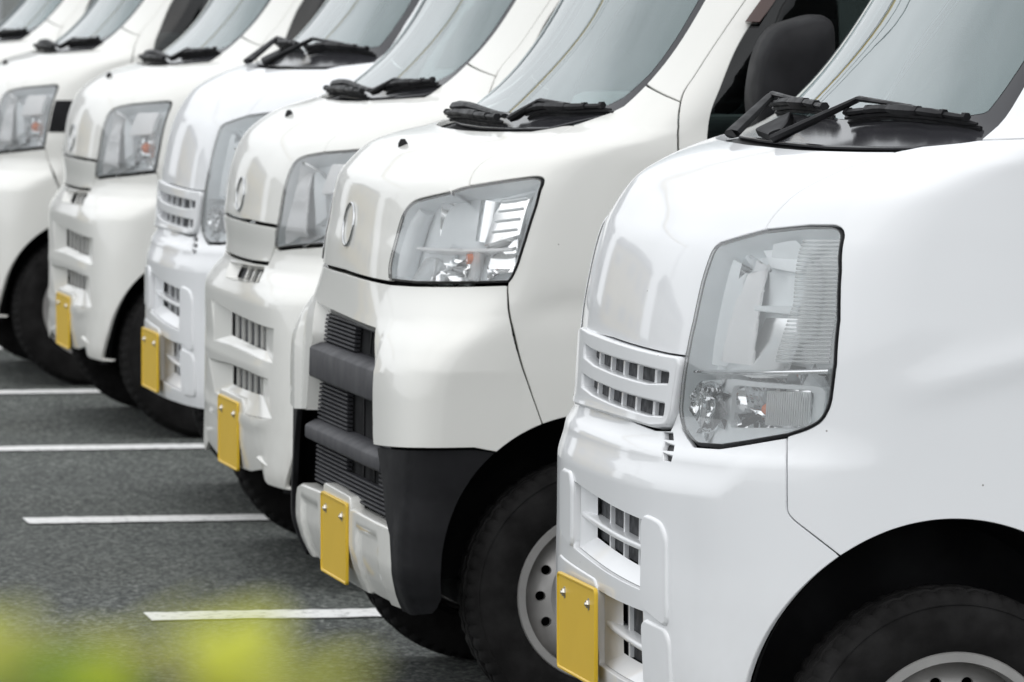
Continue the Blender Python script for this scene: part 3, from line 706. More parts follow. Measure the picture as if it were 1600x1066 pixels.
        for k, (kk, y) in enumerate(((.25,-.800),(.60,-.803),(.85,-.812),(.96,-.826),(1.0,-.845),(1.0,-.905),(.97,-.935),(.88,-.956),(.62,-.972),(.3,-.977))):
            rings.append([(cx + (x - cx) * kk + ax + (.012 if y > -.84 else 0), mi * y, cz_ + (z - cz_) * kk) for x, z in out])
        b.loft(rings, True, True); b.tube([(.80 + ax, mi * -.70, 1.15), (.76 + ax, mi * -.85, 1.19)], [.03, .025], 10)
        b.make('door_mirror', M['plastic'], d, sharp=50)
        h = B(); slab_into(h, S, S.ua(1.14, .93), S.ua(1.27, .93), (.915, .945), (.915, .945), -.002, .03, .01, mir=mi); h.make('door_handle', M['plastic'], d)
        # rear side with window and rear arch
        ra = (sp['wheel'] + 2.42, .25, .33)
        u0r = S.ua(REAR, .5); q = lambda a, z: (S.ua(a, z), z)
        side_poly = [q(dA, .26), q(dA, .75), q(dA, 1.3), q(dA, 1.74), q(REAR - .02, 1.74), q(REAR, 1.3), q(REAR, .75), q(REAR, .26)] + arc(S, ra, 2, 178, 18)
        w2 = rnd([q(1.50, 1.13), q(1.50, 1.68), q(2.15, 1.68), q(2.15, 1.13)], .05); w3 = rnd([q(2.28, 1.13), q(2.28, 1.68), q(3.18, 1.66), q(3.22, 1.13)], .05)
        d2 = panel(S, 'body_side', side_poly, paint, root, holes=[w2, w3], grid=.06, mir=mi)
        for w_ in (w2, w3): panel(S, 'side_window', w_, M['tint'], d2, off=-.006, inset=-.002, depth=0, grid=.1, mir=mi)
        make_wheel(root, sp['wheel'], side, sp['wz']); make_wheel(root, sp['wheel'] + 2.42, side, sp['wz'])
    # --- roof, rear, floor, dark gap backing
    zt = 1.742
    cu = [-S.ua(REAR - .02, zt)] + list(np.linspace(-1.5, 1.5, 61)) + [S.ua(REAR - .02, zt)]
    zz = [zt if abs(u) > .76 else float(np.interp(abs(u), [0, .60, .76], [1.80, 1.80, 1.80])) for u in cu]
    ringp = [S.P(np.array([u]), np.array([z]))[0] for u, z in zip(cu, zz)]
    c0 = np.array([2.0, 0, 0]); b = B(); rings = []
    for t_ in np.linspace(0, 1, 9):
        ring = []
        for p in ringp:
            k = 1 - .97 * t_; zz_ = p[2] + (1.885 - p[2]) * (1 - (1 - t_) ** 3)
            ring.append((c0[0] + (p[0] - c0[0]) * k, p[1] * k, zz_))
        rings.append(ring)
    b.loft(rings, True, True); b.make('roof', paint, root, sharp=60)
    b = B(); rings = []
    for z in np.linspace(.26, 1.74, 16):
        w_ = float(S.f[1](z)); rings.append([(REAR + .012 * math.cos(y_ * math.pi / 2), w_ * y_, z) for y_ in np.linspace(-1, 1, 13)])
    b.loft(rings, False); b.make('rear_panel', paint, root, sharp=60)
    b = B(); b.box((.16, -.52, .19), (REAR - .03, .52, .25), .02); b.make('underbody', M['liner'], root)
    # dark sheets added behind front panels to black out gaps, clear of wheel wells
    inn = [(0, .25), (.46, .25), (.46, .62), (.40, .70), (.40, 1.06), (.36, 1.11), (0, 1.10)]
    panel(S, 'gap_backing', sym(inn), M['liner'], root, off=-.075, inset=0, depth=0, grid=.05)
    for mi in (1, -1): panel(S, 'wing_gap_backing', [(.93, .66), (1.25, .66), (1.20, 1.04), (.95, 1.04)], M['liner'], root, off=-.03, inset=0, depth=0, grid=.05, mir=mi)  # same added dark backing, behind the side seams
    b = B(); b.box((sp['wheel'] + .40, -.60, .24), (1.35, .60, .62), .02); b.make('floor_pan', M['liner'], root)
    # --- cabin
    b = B(); b.box((.50, -.60, .95), (.86, .60, 1.15), .05); b.box((.56, .12, 1.13), (.80, .52, 1.19), .03); dash = b.make('dashboard', M['inside'], root)
    b = B(); b.box((.62, -.42, 1.151), (.80, -.22, 1.158)); b.make('paper', M['paper'], dash)
    b = B(); pts = [(.97 + .10 * math.sin(q), .34 + .17 * math.cos(q), 1.19 + .14 * math.sin(q)) for q in [2 * math.pi * k / 28 for k in range(29)]]
    b.tube(pts, .014, 8, False); b.tube([(.97, .34, 1.19), (.80, .34, 1.05)], .025, 10); b.box((.95, .20, 1.17), (.985, .48, 1.21), .012); b.make('steering_wheel', M['plastic'], root)
    for y in (-.34, .34):
        b = B(); b.box((1.02, y - .24, .72), (1.48, y + .24, .88), .05); b.make('seat', M['seat'], root)
        st = B(); rings = []
        for t_, (x, z) in enumerate(((1.42, .86), (1.46, 1.0), (1.52, 1.2), (1.57, 1.38), (1.585, 1.43))):
            w_ = (.22, .235, .235, .20, .15)[t_]
            rings.append([(x, y - w_, z), (x + .02, y - w_ - .02, z), (x + .10, y - w_, z), (x + .10, y + w_, z), (x + .02, y + w_ + .02, z), (x, y + w_, z)])
        st.loft(rings, True, True); st.make('backrest', M['seat'], root, sharp=60)
        hr = B(); hr.box((1.55, y - .13, 1.46), (1.65, y + .13, 1.64), .045); hr.tube([(1.60, y - .05, 1.40), (1.60, y - .05, 1.50)], .008); hr.tube([(1.60, y + .05, 1.40), (1.60, y + .05, 1.50)], .008)
        hr.make('headrest', M['seat'], root)
    b = B(); b.box((1.10, -.03, 1.62), (1.14, .10, 1.69), .012); b.make('rear_view_mirror', M['plastic'], root)
    return root, S

def plate(root, S, a, b0, z0, tilt=0.0):
    """330 x 165 mm yellow plate facing forward, rolled rim, two bolts"""
    w, h = .165, .0825; b = B()
    def rr(hw, hh, r, x):
        p = []
        for cy, cz, s in ((hw - r, hh - r, 0), (-hw + r, hh - r, 90), (-hw + r, -hh + r, 180), (hw - r, -hh + r, 270)):
            for k in range(5): p.append((x, cy + r * math.cos(R(s + 22.5 * k)), cz + r * math.sin(R(s + 22.5 * k))))
        return p
    b.loft([rr(w, h, .010, .004), rr(w, h, .010, -.0005), rr(w - .0015, h - .0015, .009, -.0022), rr(w - .004, h - .004, .007, -.0022), rr(w - .006, h - .006, .005, 0.0002)], True, True)
    o = b.make('license_plate', M['plate'], root, sharp=45)
    o.location = (a, b0, z0); o.rotation_euler = (0, tilt, 0)
    for y in (-.105, .105):
        q = B(); q.lathe([(.0005, 0), (.0068, 0), (.0075, .0015), (.0075, .0045)], 6); q.lathe([(.0003, -.003), (.003, -.0025), (.0035, 0)], 8); q.lathe([(.0075, .0035), (.0105, .004), (.0105, .006)], 14)
        k = q.make('plate_bolt', M['bolt'], o, sharp=40); k.location = (-.0045, y, .0515); k.rotation_euler = (0, 0, -math.pi / 2)
    return o

def wiper(root, S, pivot, elbow, head, blade, m, w0=.0115):
    """arm from the cowl pivot over the glass, with a segmented blade: points are (u, z, off)"""
    P = lambda q: Vector(S.Q([q[0]], q[1], q[2])[0])
    p, e, h = P(pivot), P(elbow), P(head)
    b = B(); b.tube([p + Vector((.002, 0, -.006)), p, p.lerp(e, .12), p.lerp(e, .55), p.lerp(e, .93), e, e.lerp(h, .3), h], [.010, w0 * 1.25, w0 * 1.2, w0, w0 * .8, w0 * .72, w0 * .62, w0 * .5], 8, True, .62)
    arm = b.make('wiper', m, root, sharp=35)
    pts = [P(q) for q in blade]; n = len(pts)
    def at(t):
        t = t * (n - 1); i = min(int(t), n - 2); return pts[i].lerp(pts[i + 1], t - i)
    f = B()
    f.tube([at(k / 14) for k in range(15)], [.003] + [.005] * 13 + [.0025], 6, True, 1.0)
    for t0, t1, r in ((.02,.22,.0065),(.20,.42,.0085),(.40,.62,.0115),(.60,.80,.0085),(.78,.95,.0062)):
        f.tube([at(t0 + (t1 - t0) * k / 4) + Vector((-.006, 0, .008)) for k in range(5)], [r * .7, r, r * 1.05, r, r * .7], 6, True, .8)
    for t in (.05, .23, .41, .61, .79, .94):
        f.tube([at(t - .012) + Vector((-.005, 0, .009)), at(t + .012) + Vector((-.005, 0, .009))], .0085, 6, True, .9)
    f.tube([at(k / 14) + Vector((.006, 0, -.007)) for k in range(15)], .004, 5, True)
    f.make('wiper_blade', m, arm, sharp=35)
    return arm

def opening(S, parent, outer, inner, depth, fins, bars, paint, back, fin_w=.010, fd=(.045, .02), bar_o=-.002):
    """recess in a bumper: sloping walls, dark core behind, upright fins and cross bars"""
    f = funnel(S, 'intake_frame', outer, -.001, inner, -depth, paint, parent, sub=8, sharp=30)
    panel(S, 'intake_core', shrink(inner, 1.02), M[back], f, off=-depth - .007, inset=0, depth=0, grid=.03)
    for u, z0, z1 in fins: slab(S, 'intake_fin', u - fin_w / 2, u + fin_w / 2, (z0, z1), (z0, z1), -depth - .008, -depth, paint, f, r=.0012)
    for u0, u1, za, zb in bars: slab(S, 'intake_bar', u0, u1, za, zb, -depth - .01, bar_o, paint, f, r=.004)
    return f

# ---- type B: tall corner lamp, slatted white grille
vanB, SB = make_van('B'); sp = SPEC['B']; pw = M['cool']
sp = SPEC['B']; arB = sp['arch']; a0 = arch_ang(SB, arB, *sp['fseam'][-1])
hlB = sp['hl']
top = [(0,.728),(.05,.722),(.23,.713),(.33,.709),(.398,.713),(.412,.738),(.420,.745),(.438,.718),(.467,.705),(.500,.694),(.576,.696),(.636,.706),(.711,.720)]
halfB = top + sp['fseam'] + arc(SB, arB, a0, 183)[1:] + [(.668,.255),(.60,.252),(.52,.250),(.25,.256),(0,.258)]
up_o = [(-.108,.590),(.125,.578),(.362,.564),(.365,.452),(.125,.466),(-.108,.480)]
up_i = [(-.050,.588),(.18,.577),(.358,.566),(.362,.476),(.18,.488),(-.050,.502)]
lo_o = [(.112,.426),(.245,.421),(.372,.416),(.384,.290),(.245,.297),(.108,.305)]
lo_i = [(.165,.421),(.28,.419),(.372,.4165),(.383,.314),(.29,.321),(.168,.328)]
v1 = [(.372,.7075),(.409,.709),(.419,.700),(.383,.699)]; v2 = [(.393,.693),(.434,.691),(.443,.684),(.402,.683)]; v3 = [(.413,.677),(.450,.675),(.449,.667),(.419,.667)]
def bumpB(u, z):
    au = np.abs(u)
    zr = .632 + .085 * np.clip((au - .60) / .11, 0, 1) ** 1.5          # shelf above the ridge
    k = np.clip(1 - (au - .55) / .17, 0, 1); k = k * k * (3 - 2 * k)
    shelf = np.clip((zr + .035 - z) / .05, 0, 1); shelf = shelf * shelf * (3 - 2 * shelf)
    return .010 * shelf * (.35 + .65 * k) * np.clip((.7 - au) / .1, 0, 1) - .006 * np.exp(-((z - .46) / .12) ** 2) * np.clip((au - .48) / .06, 0, 1) * np.clip((.70 - au) / .1, 0, 1)
bB = panel(SB, 'bumper', sym(halfB), pw, vanB, holes=[up_o, lo_o, v1, v2, v3], grid=.012, disp=bumpB)
for v in (v1, v2, v3): panel(SB, 'vent', shrink(v, 1.05), M['seal'], bB, off=-.010, inset=0, depth=0, grid=.02)
opening(SB, bB, up_o, up_i, .020, [(.060,.49,.585),(.165,.485,.58),(.262,.48,.573),(.352,.475,.568)], [(-.108,.362,(.531,.542),(.509,.520))], pw, 'radiator')
opening(SB, bB, lo_o, lo_i, .020, [(.205,.325,.422),(.292,.32,.418),(.374,.316,.415)], [(.108,.378,(.368,.379),(.343,.354))], pw, 'radiator')
for pad in ([(.371,.572),(.414,.569),(.444,.564),(.461,.545),(.471,.404),(.375,.428)], [(.378,.403),(.464,.394),(.477,.378),(.484,.285),(.390,.285)], [(-.235,.600),(-.135,.602),(-.116,.588),(-.113,.482),(-.235,.50)]):
    panel(SB, 'bumper_pad', rnd(pad, .015), pw, bB, off=.016, inset=0, depth=.02, grid=.02, r1=.006, d1=.007)
panel(SB, 'plate_pad', rnd([(-.26,.452),(.090,.442),(.108,.430),(.100,.262),(-.26,.264)], .012), pw, bB, off=.014, inset=0, depth=.02, grid=.02, r1=.004, d1=.005)
plate(vanB, SB, -.020, 0.0, .3525)
g_out = [(-.30,.838),(0,.834),(.235,.831),(.36,.829),(.426,.829),(.421,.80),(.413,.765),(.410,.745),(.396,.722),(.33,.716),(.23,.718),(.05,.718),(-.12,.716),(-.30,.712)]
s1 = [(-.205,.820),(-.115,.816),(.063,.814),(.214,.813),(.401,.809),(.398,.785),(.294,.779),(.061,.781),(-.10,.785),(-.205,.793)]
s2 = [(-.210,.770),(-.118,.766),(.069,.762),(.232,.760),(.391,.758),(.386,.731),(.306,.727),(.051,.731),(-.10,.735),(-.210,.742)]
gr = panel(SB, 'grille', rnd(g_out, .012), pw, vanB, holes=[rnd(s1, .008), rnd(s2, .008)], off=.012, inset=0, depth=.030, grid=.014, r1=.004, d1=.006)
panel(SB, 'grille_core', [(-.26,.83),(.405,.822),(.395,.722),(-.26,.730)], M['radiator'], gr, off=-.011, inset=0, depth=0, grid=.04)
for u in (-.125, -.02, .085, .185, .290):
    for z0, z1 in ((.780,.814), (.728,.762)): slab(SB, 'grille_fin', u, u + .012, (z0, z1), (z0, z1), -.012, -.004, pw, gr, r=.0015)
wiper(vanB, SB, (.170,1.166,.012), (.300,1.224,.028), (.475,1.226,.014), [(.265,1.206,.008),(.40,1.216,.010),(.55,1.214,.010),(.678,1.206,.008)], M['wiper'])
wiper(vanB, SB, (-.150,1.165,.012), (-.32,1.216,.030), (-.10,1.222,.014), [(-.34,1.208,.008),(-.18,1.214,.010),(0,1.216,.010),(.145,1.212,.008)], M['wiper'])
# folds of the weather strip against the glass: the pale triangular trim by the near pivot
b = B(); slab_into(b, SB, -.10, .05, (1.176,1.205), (1.172,1.18), -.002, .012, .003); b.make('cowl_cover', M['plastic'], vanB)

# ---- type C: black lower bumper with three-bar grille
vanC, SCs = make_van('C'); S = SCs; sp = SPEC['C']; pw = M['warm']; arC = sp['arch']
a0 = arch_ang(S, arC, *sp['fseam'][-1]); aS = 130.0
capl = [(.906,.532),(.798,.532),(.556,.523)]
near = [(0,.835),(.278,.833),(.428,.832),(.567,.835),(.710,.840),(.809,.844)] + sp['fseam'] + arc(S, arC, a0, aS, 16)[1:] + capl
far = [(-u, z) for u, z in near[::-1] if u > 1e-6]
g_in = [(.516,.630),(.485,.690),(.430,.745),(0,.752),(-.370,.758),(-.360,.69),(-.400,.61),(-.432,.53)]
upper = near + g_in + far
def bumpC(u, z):
    au = np.abs(u)
    # pressed flare: ridge from beside the grille to the wheel
    e = np.clip((au - .50) / .05, 0, 1) * np.clip((1.0 - au) / .16, 0, 1)
    zr = .662 + .018 * np.clip((au - .52) / .35, 0, 1)
    s = np.where(z < zr, np.clip(1 - (zr - z) / .5, 0, 1), np.clip(1 - (z - zr) / .105, 0, 1))
    return .013 * e * s
bC = panel(S, 'bumper', upper, pw, vanC, grid=.010, disp=bumpC)
blk = [(.558,.520),(.798,.529),(.906,.529)] + arc(S, arC, aS, 189, 24) + [(.812,.222),(.795,.211),(.72,.206),(.671,.206),(.688,.30),(.676,.355),(.645,.385),(.616,.447)]
for mi in (1, -1):
    def bd(u, z):
        au = np.abs(u); return .006 * np.clip((au - .70) / .04, 0, 1) * np.clip((.43 - z) / .06, 0, 1) + .004 * np.clip((.768 - au) / .01, 0, 1)
    panel(S, 'bumper_corner', blk, M['plastic'], bC, mir=mi, grid=.015, disp=bd, off=-.001)
# grille: recess lip, back, fine slats, two broad bars, three mouths
lip_i = [(.425,.738),(0,.744),(-.355,.748),(-.350,.67),(-.390,.60),(-.425,.53),(-.46,.380),(.2,.376),(.640,.374),(.562,.523),(.512,.63)]
grC = panel(S, 'grille', lip_i, M['liner'], vanC, off=-.040, inset=-.006, depth=0, grid=.03)
sub_o = [(.518,.630),(.487,.690),(.432,.747),(0,.754),(-.372,.760),(-.362,.69),(-.402,.61),(-.434,.53)]
sub_i = [(.508,.630),(.477,.688),(.416,.731),(0,.737),(-.348,.741),(-.350,.69),(-.390,.61),(-.422,.53)]
def strip(S, name, A, oa, Bq, ob, m, parent, sub=6, mir=1):
    def ring(p, off):
        q = []
        for i in range(len(p) - 1):
            a, c = np.array(p[i], float), np.array(p[i + 1], float)
            q += [a + (c - a) * j / sub for j in range(sub)]
        q.append(np.array(p[-1], float)); q = np.array(q); return S.Q(mir * q[:, 0], q[:, 1], off)
    b = B(); b.loft([list(ring(A, oa)), list(ring(Bq, ob))], False)
    return obj(name, mesh(name, b.V, b.F, m, sharp=30), parent)
strip(S, 'grille_surround', sub_o, -.001, sub_i, -.030, pw, grC)
b = B(); z = .382
mouths = [(.075,.445,.683,.734), (.0,.417,.514,.596), (.0,.426,.430,.468)]
while z < .738:
    uL = float(np.interp(z, [.38,.53,.60,.74], [-.455,-.422,-.388,-.348])); uR = float(np.interp(z, [.376,.523,.63,.69,.733], [.640,.560,.509,.478,.418]))
    segs = [(uL, uR)]
    for m0, m1, za, zb in mouths:
        if za - .004 < z < zb: segs = [(uL, m0), (m1, uR)] if m1 < uR - .01 else [(uL, m0)]
    for s0, s1_ in segs: slab_into(b, S, s0, s1_, (z, z + .0046), (z, z + .0046), -.036, -.024, .001)
    z += .0088
b.make('grille_slats', M['grey_plastic'], grC, kind='stuff')
for (za, zb, uL, uR) in ((.604,.678,-.375,.508), (.472,.513,-.425,.580)):
    slab(S, 'grille_bar', uL, uR, (za, zb), (za - .001, zb), -.038, .002, M['grey_plastic'], grC, chamfer=.016)
for m0, m1, za, zb in mouths:
    for k in (1, 2):
        u = m0 + (m1 - m0) * k / 3; slab(S, 'mouth_fin', u - .004, u + .004, (za, zb), (za, zb), -.040, -.037, M['plastic'], grC)
sk = [(-.655,.235),(-.66,.29),(-.64,.335),(-.60,.357),(-.542,.364),(-.20,.370),(.10,.367),(.327,.366),(.635,.364),(.662,.352),(.684,.31),(.676,.225),(.662,.206),(.448,.204),(.04,.203),(-.40,.206),(-.63,.214)]
skirt = panel(S, 'bumper_skirt', sk, pw, bC, off=-.004, inset=.001, depth=.035, grid=.015, r1=.006, d1=.008,
              disp=lambda u, z: -.007 * np.clip((u - .26) / .012, 0, 1) * np.clip((.535 - u) / .012, 0, 1) * np.clip((.342 - z) / .01, 0, 1) - .007 * np.clip((-u - .26) / .012, 0, 1) * np.clip((.535 + u) / .012, 0, 1) * np.clip((.342 - z) / .01, 0, 1))
panel(S, 'plate_pad', rnd([(-.18,.394),(.172,.391),(.184,.384),(.188,.368),(.188,.245),(-.18,.24)], .01), pw, bC, off=-.0035, inset=0, depth=.03, grid=.02, r1=.003, d1=.004)
plate(vanC, S, -.0225, 0.0, .2975)
def emblem(S, parent, u0, z0, ru, rz, off=.002):
    pts = [Vector(S.Q([u0 + ru * math.cos(q)], z0 + rz * math.sin(q), off)[0]) for q in [2 * math.pi * k / 36 for k in range(37)]]
    b = B(); b.tube(pts, .0028, 8, False); return b.make('emblem', M['emblem'], parent, sharp=80)
emblem(S, vanC, .012, .934, .060, .043)
def nozzle(S, parent, u, z):
    p = S.Q([u], z, 0)[0]; b = B()
    b.loft([[(p[0] + x * k, p[1] + y * k, p[2] - .006 + h) for x, y in ((-.009,-.005),(.008,-.007),(.011,0),(.008,.007),(-.009,.005))] for k, h in ((1, 0), (.95, .010), (.45, .019))], True, True)
    return b.make('washer_nozzle', M['wiper'], parent)
nozzle(S, vanC, .083, 1.095)
wiper(vanC, S, (.33,1.146,.010), (.41,1.174,.022), (.53,1.176,.012), [(.36,1.157,.006),(.43,1.167,.008),(.56,1.168,.008),(.672,1.174,.006)], M['wiper'])
wiper(vanC, S, (-.30,1.150,.016), (-.10,1.152,.022), (.27,1.147,.012), [(-.34,1.137,.006),(-.15,1.141,.008),(.10,1.141,.008),(.29,1.141,.006)], M['wiper'], .017)

# ---- type A: rounded bumper with two stacked intakes
vanA, SA = make_van('A'); S = SA; sp = SPEC['A']; arA = sp['arch']
sp = SPEC['A']; a0 = arch_ang(S, arA, *sp['fseam'][-1])
front = [(0,.837),(.37,.836),(.433,.834),(.420,.80),(.408,.782),(.378,.752),(.2,.748),(0,.747)]
panel(S, 'front_panel', sym(front), pw, vanA, grid=.018)
halfA = [(0,.740),(.2,.741),(.372,.745),(.404,.776),(.416,.785),(.435,.781),(.512,.788),(.657,.798),(.768,.809)] + sp['fseam'] + arc(S, arA, a0, 184)[1:] + [(.74,.238),(.70,.236),(.56,.240),(.525,.250),(.485,.268),(.30,.250),(0,.242)]
sl_o = [(-.16,.728),(0,.731),(.17,.733),(.345,.737),(.378,.705),(.20,.698),(0,.694),(-.14,.694)]
sl_i = [(-.11,.727),(.03,.729),(.17,.732),(.335,.735),(.355,.712),(.20,.704),(.03,.701),(-.10,.700)]
ua_o = [(-.345,.628),(0,.616),(.30,.611),(.610,.605),(.600,.525),(.30,.533),(0,.535),(-.310,.530)]
ua_i = [(-.13,.612),(.05,.611),(.25,.609),(.456,.606),(.446,.546),(.25,.548),(.05,.550),(-.13,.552)]
la_o = [(-.41,.478),(0,.488),(.30,.490),(.560,.485),(.600,.395),(.30,.386),(0,.388),(-.280,.405)]
la_i = [(-.10,.482),(.07,.485),(.25,.486),(.400,.484),(.400,.438),(.25,.436),(.07,.434),(-.10,.434)]
def bumpA(u, z):
    au = np.abs(u)
    lip = np.exp(-((z - .505) / .020) ** 2) * np.clip((.58 - au) / .10, 0, 1)
    low = np.exp(-((z - .370 - .02 * np.clip((au - .4) / .2, 0, 1)) / .016) ** 2) * np.clip((.60 - au) / .10, 0, 1)
    ridge = np.clip((.690 - z) / .03, 0, 1) * np.clip((z - .55) / .1, 0, 1) * np.clip((.74 - au) / .15, 0, 1)
    return .004 * lip + .004 * low + .004 * ridge + .010 * np.exp(-((z - .25) / .05) ** 2) * np.clip((au - .48) / .06, 0, 1) * np.clip((.74 - au) / .06, 0, 1)
bA = panel(S, 'bumper', sym(halfA), pw, vanA, holes=[sl_o, ua_o, la_o], grid=.015, disp=bumpA)
opening(S, bA, sl_o, sl_i, .024, [(.02,.70,.735),(.12,.70,.735),(.21,.70,.735),(.30,.705,.735)], [], pw, 'radiator', fin_w=.020)
opening(S, bA, ua_o, ua_i, .021, [(-.06,.548,.612),(.05,.548,.611),(.16,.548,.610),(.27,.548,.609),(.37,.548,.607),(.442,.548,.606)], [], pw, 'radiator', fin_w=.012)
opening(S, bA, la_o, la_i, .021, [(-.03,.434,.484),(.07,.434,.485),(.17,.434,.486),(.27,.434,.486),(.37,.436,.485)], [], pw, 'radiator', fin_w=.012)
panel(S, 'plate_pad', rnd([(-.19,.416),(.21,.415),(.232,.405),(.24,.350),(.215,.300),(-.19,.255)], .012), pw, bA, off=.001, inset=0, depth=.03, grid=.02, r1=.004, d1=.005)
for u0, u1, za, zb in ((.47,.57,(.292,.300),(.280,.288)),): slab(S, 'bumper_foot', u0, u1, za, zb, -.002, .008, pw, bA, r=.004)
plate(vanA, S, -.011, 0.0, .324)
emblem(S, vanA, .012, .900, .058, .040)
nozzle(S, vanA, .035, 1.090)
wiper(vanA, S, (.31,1.141,.010), (.38,1.164,.022), (.46,1.168,.012), [(.33,1.150,.006),(.41,1.160,.008),(.50,1.164,.008),(.588,1.172,.006)], M['wiper'])
wiper(vanA, S, (-.26,1.144,.016), (-.08,1.146,.022), (.27,1.142,.012), [(-.30,1.134,.006),(-.12,1.137,.008),(.10,1.137,.008),(.28,1.137,.006)], M['wiper'], .017)

def copy_tree(o, parent=None):
    c = o.copy(); COL.objects.link(c)
    if parent is not None: c.parent = parent
    for ch in o.children: copy_tree(ch, c)
    return c

GROUP = 'white vans parked side by side in a row'
def place(root, x, y, yaw, label, k=1.0):
    # k: true size of this model against the drawing; wheels stand on the asphalt
    root.location = (x * k, y * k, 1.489 * (1 - k)); root.scale = (k, k, k); root.rotation_euler = (0, 0, R(yaw)); root['label'] = label; root['category'] = 'van'; root['group'] = GROUP
v3, v2_, v1_, v0_ = copy_tree(vanB), copy_tree(vanA), copy_tree(vanA), copy_tree(vanA)
place(vanB, 2.15, 10.9, 0, 'nearest white van with tall upright headlight and white slatted grille, filling the right side', .968)
place(vanC, 2.12, 13.3, 0, 'white van with dark grey barred grille and black bumper corners, second from right', .9835)
place(vanA, 2.26, 15.9, 0, 'rounded white van directly behind the one with black bumper corners, two curved bumper intakes')
place(v3, 2.39, 18.3, 0, 'half hidden white van with slatted grille, in the middle between two rounded vans', .968)
place(v2_, 2.43, 20.8, 0, 'rounded white van left of the half hidden slatted one, whole headlight with orange bulb showing')
place(v1_, 2.373, 23.3, 0, 'white van cut by the left edge, black strip behind its headlight, front wheel showing')
place(v0_, 2.40, 25.8, 0, 'farthest white van, only windscreen pillar and door edge showing in the top left corner')
panel(SA, 'black_strip', [(.788,.868),(.875,.868),(.882,.975),(.795,.975)], M['plastic'], v1_, off=.002, inset=0, depth=.003, grid=.03)

# ------------------------------------------------------------------ ground and paint lines
def node_ground():
    m = bpy.data.materials.new('asphalt'); m.use_nodes = True; n = m.node_tree; b = n.nodes['Principled BSDF']; K = n.links.new
    t = n.nodes.new('ShaderNodeTexCoord')
    v = n.nodes.new('ShaderNodeTexVoronoi'); v.inputs['Scale'].default_value = 105; K(t.outputs['Object'], v.inputs['Vector'])
    v2n = n.nodes.new('ShaderNodeTexNoise'); v2n.inputs['Scale'].default_value = 85; v2n.inputs['Detail'].default_value = 4; K(t.outputs['Object'], v2n.inputs['Vector'])
    big = n.nodes.new('ShaderNodeTexNoise'); big.inputs['Scale'].default_value = .9; big.inputs['Detail'].default_value = 5; K(t.outputs['Object'], big.inputs['Vector'])
    cr = n.nodes.new('ShaderNodeValToRGB'); e = cr.color_ramp.elements
    e[0].position = 0; e[0].color = (.014, .016, .015, 1); e[1].position = 1; e[1].color = (.250, .260, .240, 1)
    mid = cr.color_ramp.elements.new(.55); mid.color = (.052, .059, .055, 1)
    sep = n.nodes.new('ShaderNodeSeparateColor'); K(v.outputs['Color'], sep.inputs[0])
    mx = n.nodes.new('ShaderNodeMath'); mx.operation = 'MULTIPLY_ADD'; mx.inputs[1].default_value = .75; K(sep.outputs[0], mx.inputs[0])
    sc = n.nodes.new('ShaderNodeMath'); sc.operation = 'MULTIPLY_ADD'; sc.inputs[1].default_value = .9; sc.inputs[2].default_value = -.32; K(v2n.outputs['Fac'], sc.inputs[0]); K(sc.outputs[0], mx.inputs[2])
    K(mx.outputs[0], cr.inputs[0])
    mp = n.nodes.new('ShaderNodeMapRange'); mp.inputs['From Min'].default_value = .3; mp.inputs['From Max'].default_value = .7; mp.inputs['To Min'].default_value = .75; mp.inputs['To Max'].default_value = 1.2; K(big.outputs['Fac'], mp.inputs['Value'])
    ms = n.nodes.new('ShaderNodeVectorMath'); ms.operation = 'SCALE'; K(cr.outputs[0], ms.inputs[0]); K(mp.outputs[0], ms.inputs['Scale']); K(ms.outputs[0], b.inputs['Base Color'])
    b.inputs['Roughness'].default_value = .85; b.inputs['Specular IOR Level'].default_value = .3
    bp = n.nodes.new('ShaderNodeBump'); bp.inputs['Strength'].default_value = .5; bp.inputs['Distance'].default_value = .003; K(v.outputs['Distance'], bp.inputs['Height']); K(bp.outputs[0], b.inputs['Normal'])
    return m
M['asphalt'] = node_ground()
b = B(); s_ = 900; b.add([(-s_, -s_, 0), (s_, -s_, 0), (s_, s_, 0), (-s_, s_, 0)], [(0, 1, 2, 3)])
g = obj('asphalt_ground', mesh('asphalt_ground', b.V, b.F, M['asphalt'])); g['kind'] = 'structure'

def line_mat():
    m = bpy.data.materials.new('worn_line_paint'); m.use_nodes = True; n = m.node_tree; bb = n.nodes['Principled BSDF']; K = n.links.new
    t = n.nodes.new('ShaderNodeTexCoord'); x = n.nodes.new('ShaderNodeTexNoise'); x.inputs['Scale'].default_value = 45; x.inputs['Detail'].default_value = 6; K(t.outputs['Object'], x.inputs['Vector'])
    cr = n.nodes.new('ShaderNodeValToRGB'); e = cr.color_ramp.elements; e[0].position = .30; e[0].color = (.22, .22, .22, 1); e[1].position = .44; e[1].color = (.72, .72, .71, 1); K(x.outputs['Fac'], cr.inputs[0]); K(cr.outputs[0], bb.inputs['Base Color'])
    bb.inputs['Roughness'].default_value = .75
    bp = n.nodes.new('ShaderNodeBump'); bp.inputs['Strength'].default_value = .5; bp.inputs['Distance'].default_value = .003; K(x.outputs['Fac'], bp.inputs['Height']); K(bp.outputs[0], bb.inputs['Normal'])
    return m
M['line'] = line_mat()
rl = random.Random(3)
for i, yc in enumerate((9.6, 12.13, 14.68, 17.22, 19.73, 22.26, 24.75)):
    V, F = [], []; n = 220; w = .090
    for k in range(n + 1):
        x = 1.90 + 5.2 * k / n
        V += [(x + (rl.uniform(-.02, .02) if k == 0 else 0), yc - w + rl.uniform(-.007, .007), .004), (x + (rl.uniform(-.02, .02) if k == 0 else 0), yc + w + rl.uniform(-.007, .007), .004)]
    F = [(2 * k, 2 * k + 2, 2 * k + 3, 2 * k + 1) for k in range(n)]
    o = obj('parking_line', mesh('parking_line', V, F, M['line'])); o['kind'] = 'structure'

